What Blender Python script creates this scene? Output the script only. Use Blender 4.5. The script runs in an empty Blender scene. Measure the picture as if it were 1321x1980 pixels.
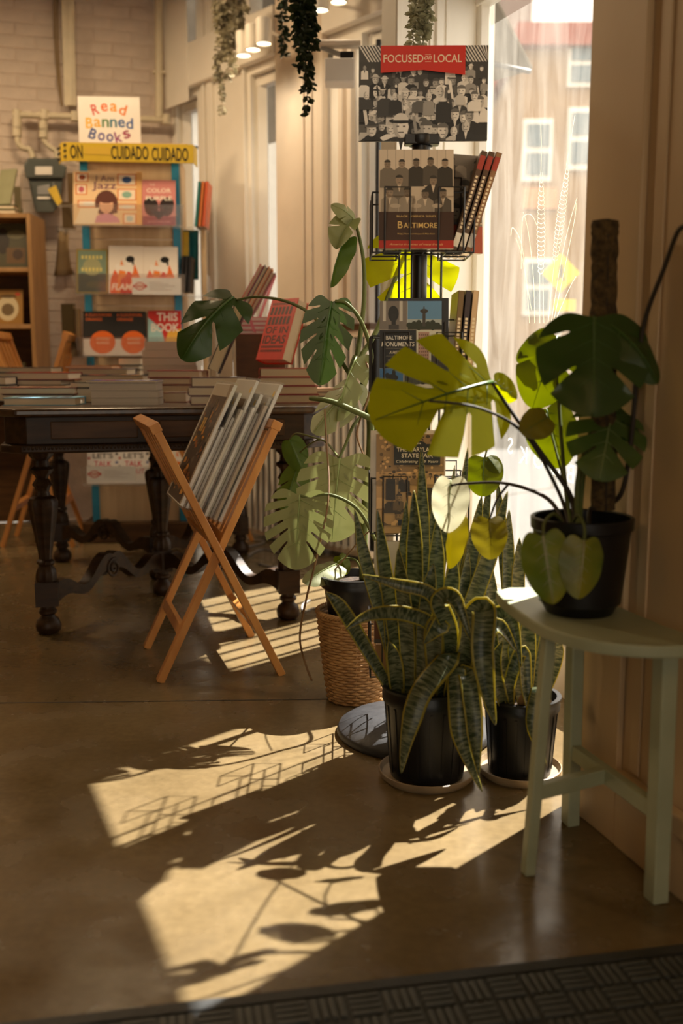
import bpy, bmesh, math, random
from mathutils import Vector, Matrix, geometry
random.seed(7)
R = math.radians
SC = bpy.context.scene
COL = SC.collection

# ------------------------------------------------------------------ camera
CAMZ, PITCH, FPX = 0.9, R(8.5), 1925.0
cd = bpy.data.cameras.new('camera')
cam = bpy.data.objects.new('camera', cd)
COL.objects.link(cam)
cam.location = (0, 0, CAMZ)
cam.rotation_euler = (R(90) - PITCH, 0, 0)
cd.sensor_fit = 'VERTICAL'
cd.sensor_height = 36.0
cd.lens = 35.0
cd.clip_start = 0.05
cd.dof.use_dof = True
cd.dof.focus_distance = 2.55
cd.dof.aperture_fstop = 2.4
SC.camera = cam

# ------------------------------------------------------------------ sky, sun, exposure
SUN_EL, SUN_AZ = R(53), R(44)      # azimuth measured from +Y towards +X
wd = bpy.data.worlds.new('sky')
SC.world = wd
wd.use_nodes = True
bg = wd.node_tree.nodes['Background']
bg.inputs[0].default_value = (1.0, 0.89, 0.73, 1)
bg.inputs[1].default_value = 2.0
sd = bpy.data.lights.new('sun', 'SUN')
sd.energy = 25.0
sd.angle = R(0.6)
sd.color = (1.0, 0.95, 0.87)
sun = bpy.data.objects.new('sun', sd)
COL.objects.link(sun)
sdir = Vector((math.sin(SUN_AZ) * math.cos(SUN_EL), math.cos(SUN_AZ) * math.cos(SUN_EL), math.sin(SUN_EL)))
sun.rotation_euler = sdir.to_track_quat('Z', 'Y').to_euler()
sun.location = sdir * 12
SC.view_settings.view_transform = 'Standard'
SC.view_settings.look = 'None'
SC.view_settings.exposure = 0.0
SC.view_settings.gamma = 1.0
SC.view_settings.use_curve_mapping = False
SC.cycles.use_denoising = True
SC.cycles.max_bounces = 8
SC.cycles.diffuse_bounces = 5
SC.cycles.transparent_max_bounces = 48
SC.cycles.sample_clamp_indirect = 6.0
SC.cycles.caustics_reflective = False
SC.cycles.caustics_refractive = False

# ------------------------------------------------------------------ helpers
def W(px, py, Y):
    """point at forward distance Y that the photograph shows at px, py"""
    dx = (px - 660.5) / FPX
    dz = -(py - 990) / FPX
    d = Vector((dx, math.cos(PITCH) + dz * math.sin(PITCH), -math.sin(PITCH) + dz * math.cos(PITCH)))
    return Vector((0, 0, CAMZ)) + d * (Y / d.y)

def G(px, py, z=0.0):
    dx = (px - 660.5) / FPX
    dz = -(py - 990) / FPX
    d = Vector((dx, math.cos(PITCH) + dz * math.sin(PITCH), -math.sin(PITCH) + dz * math.cos(PITCH)))
    return Vector((0, 0, CAMZ)) + d * ((z - CAMZ) / d.z)

MATS = {}
def mat(name, col=(0.5, 0.5, 0.5), rough=0.6, metal=0.0, var=0.12, scale=12.0, bump=0.0, bscale=60.0, col2=None, trans=0.0, stretch=None, spec=0.5, coat=0.0):
    if name in MATS:
        return MATS[name]
    m = bpy.data.materials.new(name)
    m.use_nodes = True
    nt = m.node_tree
    n = nt.nodes
    b = n['Principled BSDF']
    b.inputs['Roughness'].default_value = rough
    b.inputs['Metallic'].default_value = metal
    b.inputs['Specular IOR Level'].default_value = spec
    b.inputs['Coat Weight'].default_value = coat
    b.inputs['Coat Roughness'].default_value = 0.15
    tc = n.new('ShaderNodeTexCoord')
    src = tc.outputs['Object']
    if stretch:
        mp = n.new('ShaderNodeMapping')
        mp.inputs['Scale'].default_value = stretch
        nt.links.new(src, mp.inputs[0])
        src = mp.outputs[0]
    nz = n.new('ShaderNodeTexNoise')
    nz.inputs['Scale'].default_value = scale
    nz.inputs['Detail'].default_value = 5
    nt.links.new(src, nz.inputs['Vector'])
    rp = n.new('ShaderNodeValToRGB')
    c2 = col2 or tuple(min(1, c * (1 + var)) for c in col)
    c1 = col if col2 else tuple(c * (1 - var) for c in col)
    rp.color_ramp.elements[0].color = (*c1, 1)
    rp.color_ramp.elements[0].position = 0.32
    rp.color_ramp.elements[1].color = (*c2, 1)
    rp.color_ramp.elements[1].position = 0.68
    nt.links.new(nz.outputs['Fac'], rp.inputs[0])
    nt.links.new(rp.outputs[0], b.inputs['Base Color'])
    if bump:
        n2 = n.new('ShaderNodeTexNoise')
        n2.inputs['Scale'].default_value = bscale
        n2.inputs['Detail'].default_value = 4
        nt.links.new(src, n2.inputs['Vector'])
        bp = n.new('ShaderNodeBump')
        bp.inputs['Strength'].default_value = bump
        bp.inputs['Distance'].default_value = 0.01
        nt.links.new(n2.outputs['Fac'], bp.inputs['Height'])
        nt.links.new(bp.outputs[0], b.inputs['Normal'])
    if trans:
        tl = n.new('ShaderNodeBsdfTranslucent')
        hs = n.new('ShaderNodeHueSaturation')
        hs.inputs['Saturation'].default_value = 1.2
        hs.inputs['Value'].default_value = 1.35
        nt.links.new(rp.outputs[0], hs.inputs['Color'])
        nt.links.new(hs.outputs[0], tl.inputs[0])
        mx = n.new('ShaderNodeMixShader')
        mx.inputs[0].default_value = trans
        nt.links.new(b.outputs[0], mx.inputs[1])
        nt.links.new(tl.outputs[0], mx.inputs[2])
        nt.links.new(mx.outputs[0], n['Material Output'].inputs[0])
    MATS[name] = m
    return m

def glassy(name, clear=0.8, dust=(0.8, 0.78, 0.74), gloss=0.05, streak=0.0, rough=0.03, tint=(1, 1, 1)):
    """thin pane: mostly see-through, a film of dust that scatters light, a weak reflection"""
    m = bpy.data.materials.new(name)
    m.use_nodes = True
    nt = m.node_tree
    n = nt.nodes
    n.remove(n['Principled BSDF'])
    tr = n.new('ShaderNodeBsdfTransparent')
    tr.inputs[0].default_value = (*tint, 1)
    tl = n.new('ShaderNodeBsdfTranslucent')
    tl.inputs[0].default_value = (*dust, 1)
    df = n.new('ShaderNodeBsdfDiffuse')
    df.inputs[0].default_value = (*dust, 1)
    md = n.new('ShaderNodeMixShader')
    md.inputs[0].default_value = 0.35
    nt.links.new(tl.outputs[0], md.inputs[1])
    nt.links.new(df.outputs[0], md.inputs[2])
    mx = n.new('ShaderNodeMixShader')
    nt.links.new(tr.outputs[0], mx.inputs[1])
    nt.links.new(md.outputs[0], mx.inputs[2])
    mx.inputs[0].default_value = 1 - clear
    if streak:
        tc = n.new('ShaderNodeTexCoord')
        mp = n.new('ShaderNodeMapping')
        mp.inputs['Scale'].default_value = (9, 9, 1.6)
        nz = n.new('ShaderNodeTexNoise')
        nz.inputs['Scale'].default_value = 1.6
        nz.inputs['Detail'].default_value = 6
        nz.inputs['Distortion'].default_value = 1.2
        nt.links.new(tc.outputs['Object'], mp.inputs[0])
        nt.links.new(mp.outputs[0], nz.inputs['Vector'])
        mr = n.new('ShaderNodeMapRange')
        mr.inputs['From Min'].default_value = 0.3
        mr.inputs['From Max'].default_value = 0.72
        mr.inputs['To Min'].default_value = max(0, 1 - clear - streak)
        mr.inputs['To Max'].default_value = 1 - clear + streak
        nt.links.new(nz.outputs['Fac'], mr.inputs['Value'])
        nt.links.new(mr.outputs[0], mx.inputs[0])
    gl = n.new('ShaderNodeBsdfGlossy')
    gl.inputs['Roughness'].default_value = rough
    m2 = n.new('ShaderNodeMixShader')
    m2.inputs[0].default_value = gloss
    nt.links.new(mx.outputs[0], m2.inputs[1])
    nt.links.new(gl.outputs[0], m2.inputs[2])
    nt.links.new(m2.outputs[0], n['Material Output'].inputs[0])
    MATS[name] = m
    return m

def emis(name, col, s):
    m = bpy.data.materials.new(name)
    m.use_nodes = True
    b = m.node_tree.nodes['Principled BSDF']
    b.inputs['Base Color'].default_value = (*col, 1)
    b.inputs['Emission Color'].default_value = (*col, 1)
    b.inputs['Emission Strength'].default_value = s
    MATS[name] = m
    return m

def print_mat(name, rough):
    m = bpy.data.materials.new(name)
    m.use_nodes = True
    nt = m.node_tree
    a = nt.nodes.new('ShaderNodeAttribute')
    a.attribute_name = 'Col'
    b = nt.nodes['Principled BSDF']
    b.inputs['Roughness'].default_value = rough
    nt.links.new(a.outputs['Color'], b.inputs['Base Color'])
    MATS[name] = m
    return m
PRINT = print_mat('printed_ink', 0.42)

def lin(r, g, b):
    f = lambda c: (c / 255 / 12.92) if c / 255 <= 0.04045 else ((c / 255 + 0.055) / 1.055) ** 2.4
    return (f(r), f(g), f(b))

def local_inv(parent):
    m = Matrix.Identity(4)
    p = parent
    while p is not None:
        m = Matrix.LocRotScale(p.location, p.rotation_euler, p.scale) @ m
        p = p.parent
    return m.inverted()

class MB:
    """collects shapes; build() links them as one mesh object"""
    def __init__(self):
        self.v = []; self.f = []; self.mi = []; self.cur = 0
    def add(self, vs, fs):
        o = len(self.v)
        self.v += [Vector(p) for p in vs]
        self.f += [tuple(i + o for i in f) for f in fs]
        self.mi += [self.cur] * len(fs)
        return self
    def box(self, c, s, rz=0.0, M=None):
        x, y, z = s[0] / 2, s[1] / 2, s[2] / 2
        vs = [Vector((i * x, j * y, k * z)) for k in (-1, 1) for j in (-1, 1) for i in (-1, 1)]
        m = M or Matrix.Rotation(rz, 3, 'Z')
        c = Vector(c)
        return self.add([c + m @ p for p in vs], [(0, 2, 3, 1), (4, 5, 7, 6), (0, 1, 5, 4), (2, 6, 7, 3), (0, 4, 6, 2), (1, 3, 7, 5)])
    def bar(self, a, b, w, h, up=(0, 0, 1)):
        """rectangular bar from a to b; w across, h along up"""
        a, b = Vector(a), Vector(b)
        d = (b - a).normalized()
        u = Vector(up)
        s = d.cross(u)
        if s.length < 1e-4:
            s = d.cross(Vector((1, 0, 0)))
        s.normalize()
        u = s.cross(d)
        vs = []
        for p in (a, b):
            for i, j in ((-1, -1), (1, -1), (1, 1), (-1, 1)):
                vs.append(p + s * (i * w / 2) + u * (j * h / 2))
        return self.add(vs, [(3, 2, 1, 0), (4, 5, 6, 7)] + [(i, (i + 1) % 4, 4 + (i + 1) % 4, 4 + i) for i in range(4)])
    def tube(self, pts, r, n=8, closed=False, flat=1.0):
        pts = [Vector(p) for p in pts]
        rs = r if isinstance(r, (list, tuple)) else [r] * len(pts)
        vs, fs = [], []
        N = len(pts)
        prev = None
        for i, p in enumerate(pts):
            a = pts[i - 1] if (i > 0 or closed) else p
            b = pts[(i + 1) % N] if (i < N - 1 or closed) else p
            t = (b - a).normalized()
            if prev is None:
                u = t.orthogonal().normalized()
            else:
                u = prev - t * prev.dot(t)
                if u.length < 1e-5:
                    u = t.orthogonal()
                u.normalize()
            prev = u
            w = t.cross(u)
            for k in range(n):
                an = 2 * math.pi * k / n
                vs.append(p + u * (math.cos(an) * rs[i]) + w * (math.sin(an) * rs[i] * flat))
        for i in range(N if closed else N - 1):
            for k in range(n):
                a0 = i * n + k; a1 = i * n + (k + 1) % n
                j = (i + 1) % N
                fs.append((a0, a1, j * n + (k + 1) % n, j * n + k))
        if not closed:
            fs.append(tuple(range(n - 1, -1, -1)))
            fs.append(tuple((N - 1) * n + k for k in range(n)))
        return self.add(vs, fs)
    def lathe(self, prof, c=(0, 0, 0), n=24, flute=0.0, nf=10):
        c = Vector(c)
        vs, fs = [], []
        for (r, z) in prof:
            for k in range(n):
                an = 2 * math.pi * k / n
                rr = r * (1 - flute * (0.5 + 0.5 * math.cos(an * nf))) if flute else r
                vs.append(c + Vector((math.cos(an) * rr, math.sin(an) * rr, z)))
        for i in range(len(prof) - 1):
            for k in range(n):
                fs.append((i * n + k, i * n + (k + 1) % n, (i + 1) * n + (k + 1) % n, (i + 1) * n + k))
        fs.append(tuple(range(n - 1, -1, -1)))
        fs.append(tuple((len(prof) - 1) * n + k for k in range(n)))
        return self.add(vs, fs)
    def prism(self, poly, z0, z1):
        n = len(poly)
        vs = [Vector((p[0], p[1], z0)) for p in poly] + [Vector((p[0], p[1], z1)) for p in poly]
        return self.add(vs, [tuple(range(n - 1, -1, -1)), tuple(range(n, 2 * n))] + [(i, (i + 1) % n, n + (i + 1) % n, n + i) for i in range(n)])
    def ball(self, c, r, n=10):
        rx, ry, rz = r if isinstance(r, (tuple, list)) else (r, r, r)
        c = Vector(c)
        vs, fs = [], []
        m = max(4, n // 2)
        for i in range(m + 1):
            ph = math.pi * i / m
            for k in range(n):
                a = 2 * math.pi * k / n
                vs.append(c + Vector((rx * math.sin(ph) * math.cos(a), ry * math.sin(ph) * math.sin(a), -rz * math.cos(ph))))
        for i in range(m):
            for k in range(n):
                fs.append((i * n + k, i * n + (k + 1) % n, (i + 1) * n + (k + 1) % n, (i + 1) * n + k))
        return self.add(vs, fs)
    def xform(self, M):
        self.v = [M @ p for p in self.v]
        return self
    def build(self, name, mats, parent=None, world=False, smooth=False, bevel=0.0, kind=None, label=None):
        me = bpy.data.meshes.new(name)
        vs = self.v
        if world and parent is not None:
            iv = local_inv(parent)
            vs = [iv @ p for p in vs]
        me.from_pydata([tuple(p) for p in vs], [], self.f)
        ms = mats if isinstance(mats, (list, tuple)) else [mats]
        for m in ms:
            me.materials.append(MATS[m] if isinstance(m, str) else m)
        if len(ms) > 1:
            me.polygons.foreach_set('material_index', self.mi)
        if smooth:
            me.polygons.foreach_set('use_smooth', [True] * len(me.polygons))
            if smooth != 'full':
                try:
                    me.set_sharp_from_angle(angle=R(40))
                except Exception:
                    pass
        me.update()
        o = bpy.data.objects.new(name, me)
        COL.objects.link(o)
        o.parent = parent
        if bevel:
            bv = o.modifiers.new('bevel', 'BEVEL')
            bv.width = bevel
            bv.segments = 2
            bv.limit_method = 'ANGLE'
            bv.angle_limit = R(40)
        if kind:
            o['kind'] = kind
        if label:
            o['label'] = label
        return o

def thing(name, label, cat, loc=(0, 0, 0), rz=0.0, group=None, rot=None):
    o = bpy.data.objects.new(name, None)
    o.empty_display_size = 0.05
    COL.objects.link(o)
    o.location = loc
    o.rotation_euler = rot if rot is not None else (0, 0, rz)
    tag(o, label, cat, group)
    return o

def tag(o, label, cat, group=None):
    o['label'] = label
    o['category'] = cat
    if group:
        o['group'] = group
    return o

def struct(o):
    o['kind'] = 'structure'
    return o

def copy_tree(o, parent=None):
    c = o.copy()
    COL.objects.link(c)
    c.parent = parent
    for ch in list(o.children):
        copy_tree(ch, c)
    return c

def smooth_path(pts, n=6):
    """Catmull-Rom through points"""
    pts = [Vector(p) for p in pts]
    if len(pts) < 3:
        return [pts[0].lerp(pts[-1], i / n) for i in range(n + 1)]
    out = []
    for i in range(len(pts) - 1):
        p0 = pts[max(i - 1, 0)]; p1 = pts[i]; p2 = pts[i + 1]; p3 = pts[min(i + 2, len(pts) - 1)]
        for k in range(n):
            t = k / n
            out.append(0.5 * ((2 * p1) + (p2 - p0) * t + (2 * p0 - 5 * p1 + 4 * p2 - p3) * t * t + (3 * p1 - p0 - 3 * p2 + p3) * t ** 3))
    out.append(pts[-1])
    return out

# ------------------------------------------------------------------ flat print (lettering, pictures)
_TXT = {}
def text_mesh(s, bold=0.0, shear=0.0, space=1.0):
    key = (s, bold, shear, space)
    if key in _TXT:
        return _TXT[key]
    cu = bpy.data.curves.new('lettering', 'FONT')
    cu.body = s
    cu.size = 1.0
    cu.offset = bold
    cu.shear = shear
    cu.space_character = space
    cu.resolution_u = 3
    cu.fill_mode = 'FRONT'
    o = bpy.data.objects.new('lettering', cu)
    COL.objects.link(o)
    dg = bpy.context.evaluated_depsgraph_get()
    me = o.evaluated_get(dg).to_mesh()
    vs = [(v.co.x, v.co.y) for v in me.vertices]
    fs = [tuple(p.vertices) for p in me.polygons]
    o.evaluated_get(dg).to_mesh_clear()
    bpy.data.objects.remove(o)
    bpy.data.curves.remove(cu)
    if not vs:
        vs = [(0, 0)]
    _TXT[key] = (vs, fs)
    return _TXT[key]

class Print:
    def __init__(self, step=1.2e-5):
        self.v = []; self.f = []; self.c = []; self.k = 0; self.step = step
    def _add(self, pts, faces, col):
        z = 0.00015 + self.k * self.step
        self.k += 1
        o = len(self.v)
        self.v += [(p[0], p[1], z) for p in pts]
        for f in faces:
            self.f.append(tuple(i + o for i in f))
            self.c.append(col)
    def poly(self, pts, col):
        self._add(pts, [tuple(range(len(pts)))], col)
        return self
    def rect(self, x0, y0, x1, y1, col):
        return self.poly([(x0, y0), (x1, y0), (x1, y1), (x0, y1)], col)
    def ell(self, cx, cy, rx, ry, col, n=14, a0=0.0, a1=2 * math.pi, rot=0.0):
        pts = []
        full = abs(a1 - a0 - 2 * math.pi) < 1e-6
        for i in range(n if full else n + 1):
            a = a0 + (a1 - a0) * i / n
            x, y = rx * math.cos(a), ry * math.sin(a)
            pts.append((cx + x * math.cos(rot) - y * math.sin(rot), cy + x * math.sin(rot) + y * math.cos(rot)))
        return self.poly(pts, col)
    def line(self, x0, y0, x1, y1, w, col):
        d = Vector((x1 - x0, y1 - y0)).normalized()
        n = Vector((-d.y, d.x)) * (w / 2)
        return self.poly([(x0 - n.x, y0 - n.y), (x1 - n.x, y1 - n.y), (x1 + n.x, y1 + n.y), (x0 + n.x, y0 + n.y)], col)
    def text(self, s, cx, cy, h, col, width=None, bold=0.0, shear=0.0, space=1.0, rot=0.0, align='c', mirror=False):
        vs, fs = text_mesh(s, bold, shear, space)
        xs = [p[0] for p in vs]; ys = [p[1] for p in vs]
        x0, x1, y0, y1 = min(xs), max(xs), min(ys), max(ys)
        sy = h / max(1e-6, (y1 - y0))
        sx = (width / max(1e-6, (x1 - x0))) if width else sy
        ox = (x0 + x1) / 2 if align == 'c' else x0
        if mirror:
            sx = -sx
        pts = []
        for (x, y) in vs:
            a, b = (x - ox) * sx, (y - (y0 + y1) / 2) * sy
            pts.append((cx + a * math.cos(rot) - b * math.sin(rot), cy + a * math.sin(rot) + b * math.cos(rot)))
        self._add(pts, fs, col)
        return self
    def people(self, x0, y0, x1, y1, rows, per, cols, seed=1, skin=None, size=1.0):
        """a photograph of a crowd: heads, hats, hands and coats, back rows first"""
        rnd = random.Random(seed)
        sk = skin or cols
        for r in range(rows):
            t = r / max(1, rows - 1)
            yb = y1 + (y0 - y1) * (0.12 + 0.72 * t)
            hs0 = hs = (y1 - y0) * size * (0.05 + 0.045 * t)
            for k in range(per):
                cx = x0 + (x1 - x0) * ((k + 0.5 + rnd.uniform(-.35, .35)) / per)
                cy = yb + rnd.uniform(-.4, .4) * hs * 1.4
                body = rnd.choice(cols)
                hs = hs0 * rnd.uniform(.72, 1.3)
                bw = hs * rnd.uniform(1.1, 1.6)
                bh = hs * rnd.uniform(2.4, 4.0)
                pts = [(cx - bw, cy - bh), (cx + bw, cy - bh), (cx + bw * .95, cy - hs * 1.2), (cx + bw * .4, cy - hs * .75), (cx - bw * .4, cy - hs * .75), (cx - bw * .95, cy - hs * 1.2)]
                pts = [(min(max(p[0], x0), x1), min(max(p[1], y0), y1)) for p in pts]
                self.poly(pts, body)
                if cx - hs > x0 and cx + hs < x1 and cy - hs > y0 and cy + hs * 1.3 < y1:
                    s = rnd.choice(sk)
                    if rnd.random() < .5:
                        self.poly([(cx - hs * .25, cy - hs * .75), (cx + hs * .25, cy - hs * .75), (cx, cy - hs * 1.9)], rnd.choice(cols))
                    self.ell(cx, cy, hs * .62, hs * .85, s, 10)
                    sd_ = rnd.choice((-1, 1))
                    self.ell(cx, cy, hs * .62, hs * .85, tuple(c * .62 for c in s), 8, -math.pi / 2 if sd_ > 0 else math.pi / 2, math.pi / 2 if sd_ > 0 else 1.5 * math.pi)
                    self.ell(cx - sd_ * hs * .12, cy, hs * .42, hs * .8, s, 10)
                    if rnd.random() < .22:
                        ax = cx + sd_ * bw * .9
                        if x0 < ax - hs and ax + hs < x1 and cy + hs * 1.6 < y1:
                            self.line(ax, cy - hs * 1.3, ax + sd_ * hs * .4, cy + hs * 1.2, hs * .45, body)
                            self.ell(ax + sd_ * hs * .42, cy + hs * 1.3, hs * .22, hs * .28, s, 8)
                    dark = tuple(c * .18 for c in s)
                    h = rnd.random()
                    if h < .6:
                        self.ell(cx, cy + hs * .35, hs * .66, hs * .55, dark, 8, 0, math.pi)
                    elif h < .8:
                        self.ell(cx, cy + hs * .45, hs * 1.0, hs * .2, rnd.choice(cols), 8)
                        self.ell(cx, cy + hs * .5, hs * .6, hs * .55, rnd.choice(cols), 8, 0, math.pi)
                    for e in (-1, 1):
                        self.rect(cx + e * hs * .25 - hs * .1, cy - hs * .02, cx + e * hs * .25 + hs * .1, cy + hs * .1, dark)
                    self.rect(cx - hs * .22, cy - hs * .45, cx + hs * .22, cy - hs * .36, dark)
        return self
    def build(self, name, parent, M=None, material=None):
        me = bpy.data.meshes.new(name)
        vs = [(M @ Vector(p)) if M else Vector(p) for p in self.v]
        me.from_pydata([tuple(p) for p in vs], [], self.f)
        at = me.color_attributes.new('Col', 'FLOAT_COLOR', 'CORNER')
        buf = []
        for p, c in zip(me.polygons, self.c):
            buf += list((*c, 1.0)) * p.loop_total
        at.data.foreach_set('color', buf)
        me.materials.append(material or PRINT)
        o = bpy.data.objects.new(name, me)
        COL.objects.link(o)
        o.parent = parent
        return o
def grey(a, t=(1, .95, .88)):
    return (a * t[0], a * t[1], a * t[2])

# ------------------------------------------------------------------ materials
mat('cream_paint', (0.88, 0.84, 0.76), 0.5, var=0.05, scale=4, bump=0.05, bscale=30)
mat('tan_paint', (0.54, 0.38, 0.21), 0.5, var=0.05, scale=4, bump=0.06, bscale=30)
mat('brown_paint', (0.26, 0.16, 0.07), 0.6, var=0.08)
mat('rose_paint', (0.76, 0.65, 0.52), 0.5, var=0.06, scale=4, bump=0.06, bscale=30)
mat('white_paint', (0.88, 0.84, 0.76), 0.45, var=0.04, scale=6)
mat('ceiling_paint', (0.42, 0.28, 0.14), 0.8, var=0.05)
mat('brick_paint', (0.62, 0.52, 0.44), 0.65, var=0.09, scale=9, bump=0.35, bscale=45)
mat('mortar_paint', (0.60, 0.50, 0.42), 0.8, var=0.1, bump=0.3, bscale=60)
mat('pipe_paint', (0.66, 0.58, 0.42), 0.45, var=0.08)
mat('dark_oak', (0.018, 0.009, 0.004), 0.42, col2=(0.052, 0.025, 0.010), scale=5, stretch=(1, 9, 9), bump=0.08, bscale=80, spec=0.3)
mat('oak_top', (0.035, 0.018, 0.009), 0.28, col2=(0.085, 0.042, 0.018), scale=4, stretch=(9, 1, 9), coat=0.3)
mat('honey_wood', (0.50, 0.20, 0.045), 0.42, col2=(0.62, 0.28, 0.07), scale=6, stretch=(4, 4, 0.7), coat=0.15)
mat('maple', (0.70, 0.48, 0.25), 0.45, col2=(0.80, 0.58, 0.33), scale=5, stretch=(6, 6, 0.8))
mat('case_wood', (0.34, 0.19, 0.075), 0.45, col2=(0.45, 0.26, 0.11), scale=5, stretch=(5, 5, 1))
mat('brown_wood', (0.06, 0.028, 0.010), 0.45, col2=(0.11, 0.052, 0.018), scale=5, stretch=(1, 7, 7), spec=0.3)
mat('sage_paint', (0.30, 0.32, 0.20), 0.5, col2=(0.38, 0.40, 0.26), scale=9, bump=0.05)
mat('black_metal', (0.012, 0.011, 0.011), 0.35, var=0.2, metal=0.0, spec=0.6)
mat('cast_iron', (0.022, 0.022, 0.024), 0.5, var=0.3, scale=25, bump=0.1)
mat('black_plastic', (0.006, 0.006, 0.0065), 0.36, var=0.2, spec=0.4)
mat('soil', (0.045, 0.028, 0.016), 0.95, var=0.5, scale=60, bump=0.6, bscale=120)
mat('saucer_clay', (0.30, 0.22, 0.13), 0.45, var=0.2)
mat('wicker', (0.30, 0.155, 0.055), 0.6, col2=(0.46, 0.26, 0.10), scale=30)
mat('rubber', (0.020, 0.022, 0.022), 0.55, var=0.25, scale=40, bump=0.15, bscale=150)
mat('rubber_bar', (0.055, 0.060, 0.058), 0.5, var=0.25, scale=60)
mat('page_paper', (0.72, 0.60, 0.42), 0.85, col2=(0.80, 0.69, 0.52), scale=3, stretch=(1, 1, 260))
mat('page_grey', (0.60, 0.52, 0.42), 0.85, col2=(0.68, 0.60, 0.49), scale=3, stretch=(1, 1, 260))
mat('white_paper', (0.80, 0.77, 0.72), 0.7, var=0.03)
mat('kraft', (0.26, 0.18, 0.09), 0.8, var=0.12, bump=0.15)
mat('blue_metal', (0.03, 0.30, 0.48), 0.4, var=0.05)
mat('teal_cloth', (0.01, 0.16, 0.19), 0.8, var=0.2)
mat('tape_yellow', (0.66, 0.45, 0.035), 0.35, var=0.06)
mat('meter_grey', (0.075, 0.085, 0.075), 0.5, var=0.1)
mat('yellow_tag', (0.72, 0.50, 0.05), 0.6)
mat('grey_metal', (0.35, 0.34, 0.32), 0.35, metal=0.6)
mat('cable_grey', (0.33, 0.31, 0.29), 0.5)
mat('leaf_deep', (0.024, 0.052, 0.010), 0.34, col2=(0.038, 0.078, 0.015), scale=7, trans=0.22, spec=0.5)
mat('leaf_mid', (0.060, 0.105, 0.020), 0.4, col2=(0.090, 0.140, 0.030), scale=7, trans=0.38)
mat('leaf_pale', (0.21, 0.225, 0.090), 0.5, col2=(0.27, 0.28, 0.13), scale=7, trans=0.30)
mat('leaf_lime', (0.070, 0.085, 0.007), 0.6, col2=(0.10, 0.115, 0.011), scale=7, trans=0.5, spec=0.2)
mat('leaf_lit', (0.24, 0.25, 0.022), 0.7, col2=(0.31, 0.31, 0.035), scale=7, trans=0.75, spec=0.05)  # lime leaf colour raised so the backlit leaves look brighter
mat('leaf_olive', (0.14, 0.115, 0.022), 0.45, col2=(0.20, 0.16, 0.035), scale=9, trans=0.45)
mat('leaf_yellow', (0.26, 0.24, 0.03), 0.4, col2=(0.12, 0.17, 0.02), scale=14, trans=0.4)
mat('leaf_cream', (0.55, 0.52, 0.36), 0.35, col2=(0.62, 0.60, 0.44), scale=7, trans=0.4)  # cream veins, and the sunlit white of one leaf put into colour
mat('vein_pale', (0.24, 0.30, 0.10), 0.45)
mat('vein_green', (0.05, 0.11, 0.018), 0.4)
mat('stem_green', (0.085, 0.11, 0.030), 0.6, col2=(0.13, 0.14, 0.045), scale=14, spec=0.2)
mat('stem_brown', (0.16, 0.085, 0.035), 0.6, col2=(0.26, 0.15, 0.06), scale=30)
mat('stem_dark', (0.025, 0.016, 0.009), 0.6)
mat('moss', (0.035, 0.020, 0.007), 0.95, col2=(0.14, 0.085, 0.025), scale=70, bump=1.0, bscale=150)
mat('vine_dark', (0.018, 0.030, 0.009), 0.4, var=0.4, trans=0.15)
mat('vine_grey', (0.30, 0.27, 0.18), 0.6, var=0.3, trans=0.2)
mat('vine_pale', (0.30, 0.29, 0.19), 0.6, var=0.2, trans=0.3)
mat('asphalt', (0.028, 0.027, 0.026), 0.9, var=0.15)
mat('far_brick', (0.30, 0.17, 0.07), 0.85, col2=(0.38, 0.23, 0.10), scale=3, bump=0.2)
mat('far_grey', (0.26, 0.24, 0.22), 0.85, var=0.12, scale=2)
mat('far_red', (0.36, 0.10, 0.07), 0.8)
mat('far_blue', (0.12, 0.18, 0.22), 0.3)
mat('sign_yellow', (0.85, 0.66, 0.02), 0.5)
mat('glass_mark', (0.86, 0.84, 0.74), 0.6, trans=0.5)
mat('poster_red', (0.55, 0.06, 0.03), 0.6)
mat('poster_dark', (0.02, 0.025, 0.035), 0.6)
glassy('dusty_glass', 0.82, (0.78, 0.74, 0.66), 0.05, streak=0.10)
glassy('shop_glass', 0.90, (0.82, 0.78, 0.70), 0.05, streak=0.04)
glassy('clear_acrylic', 0.86, (0.85, 0.84, 0.84), 0.09, rough=0.06)
glassy('sleeve_plastic', 0.88, (0.75, 0.73, 0.70), 0.10, rough=0.12)
glassy('pink_acrylic', 0.55, (0.85, 0.38, 0.40), 0.08, tint=(1, .6, .62))
emis('lamp_glow', (1.0, 0.86, 0.58), 6.0)

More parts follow.
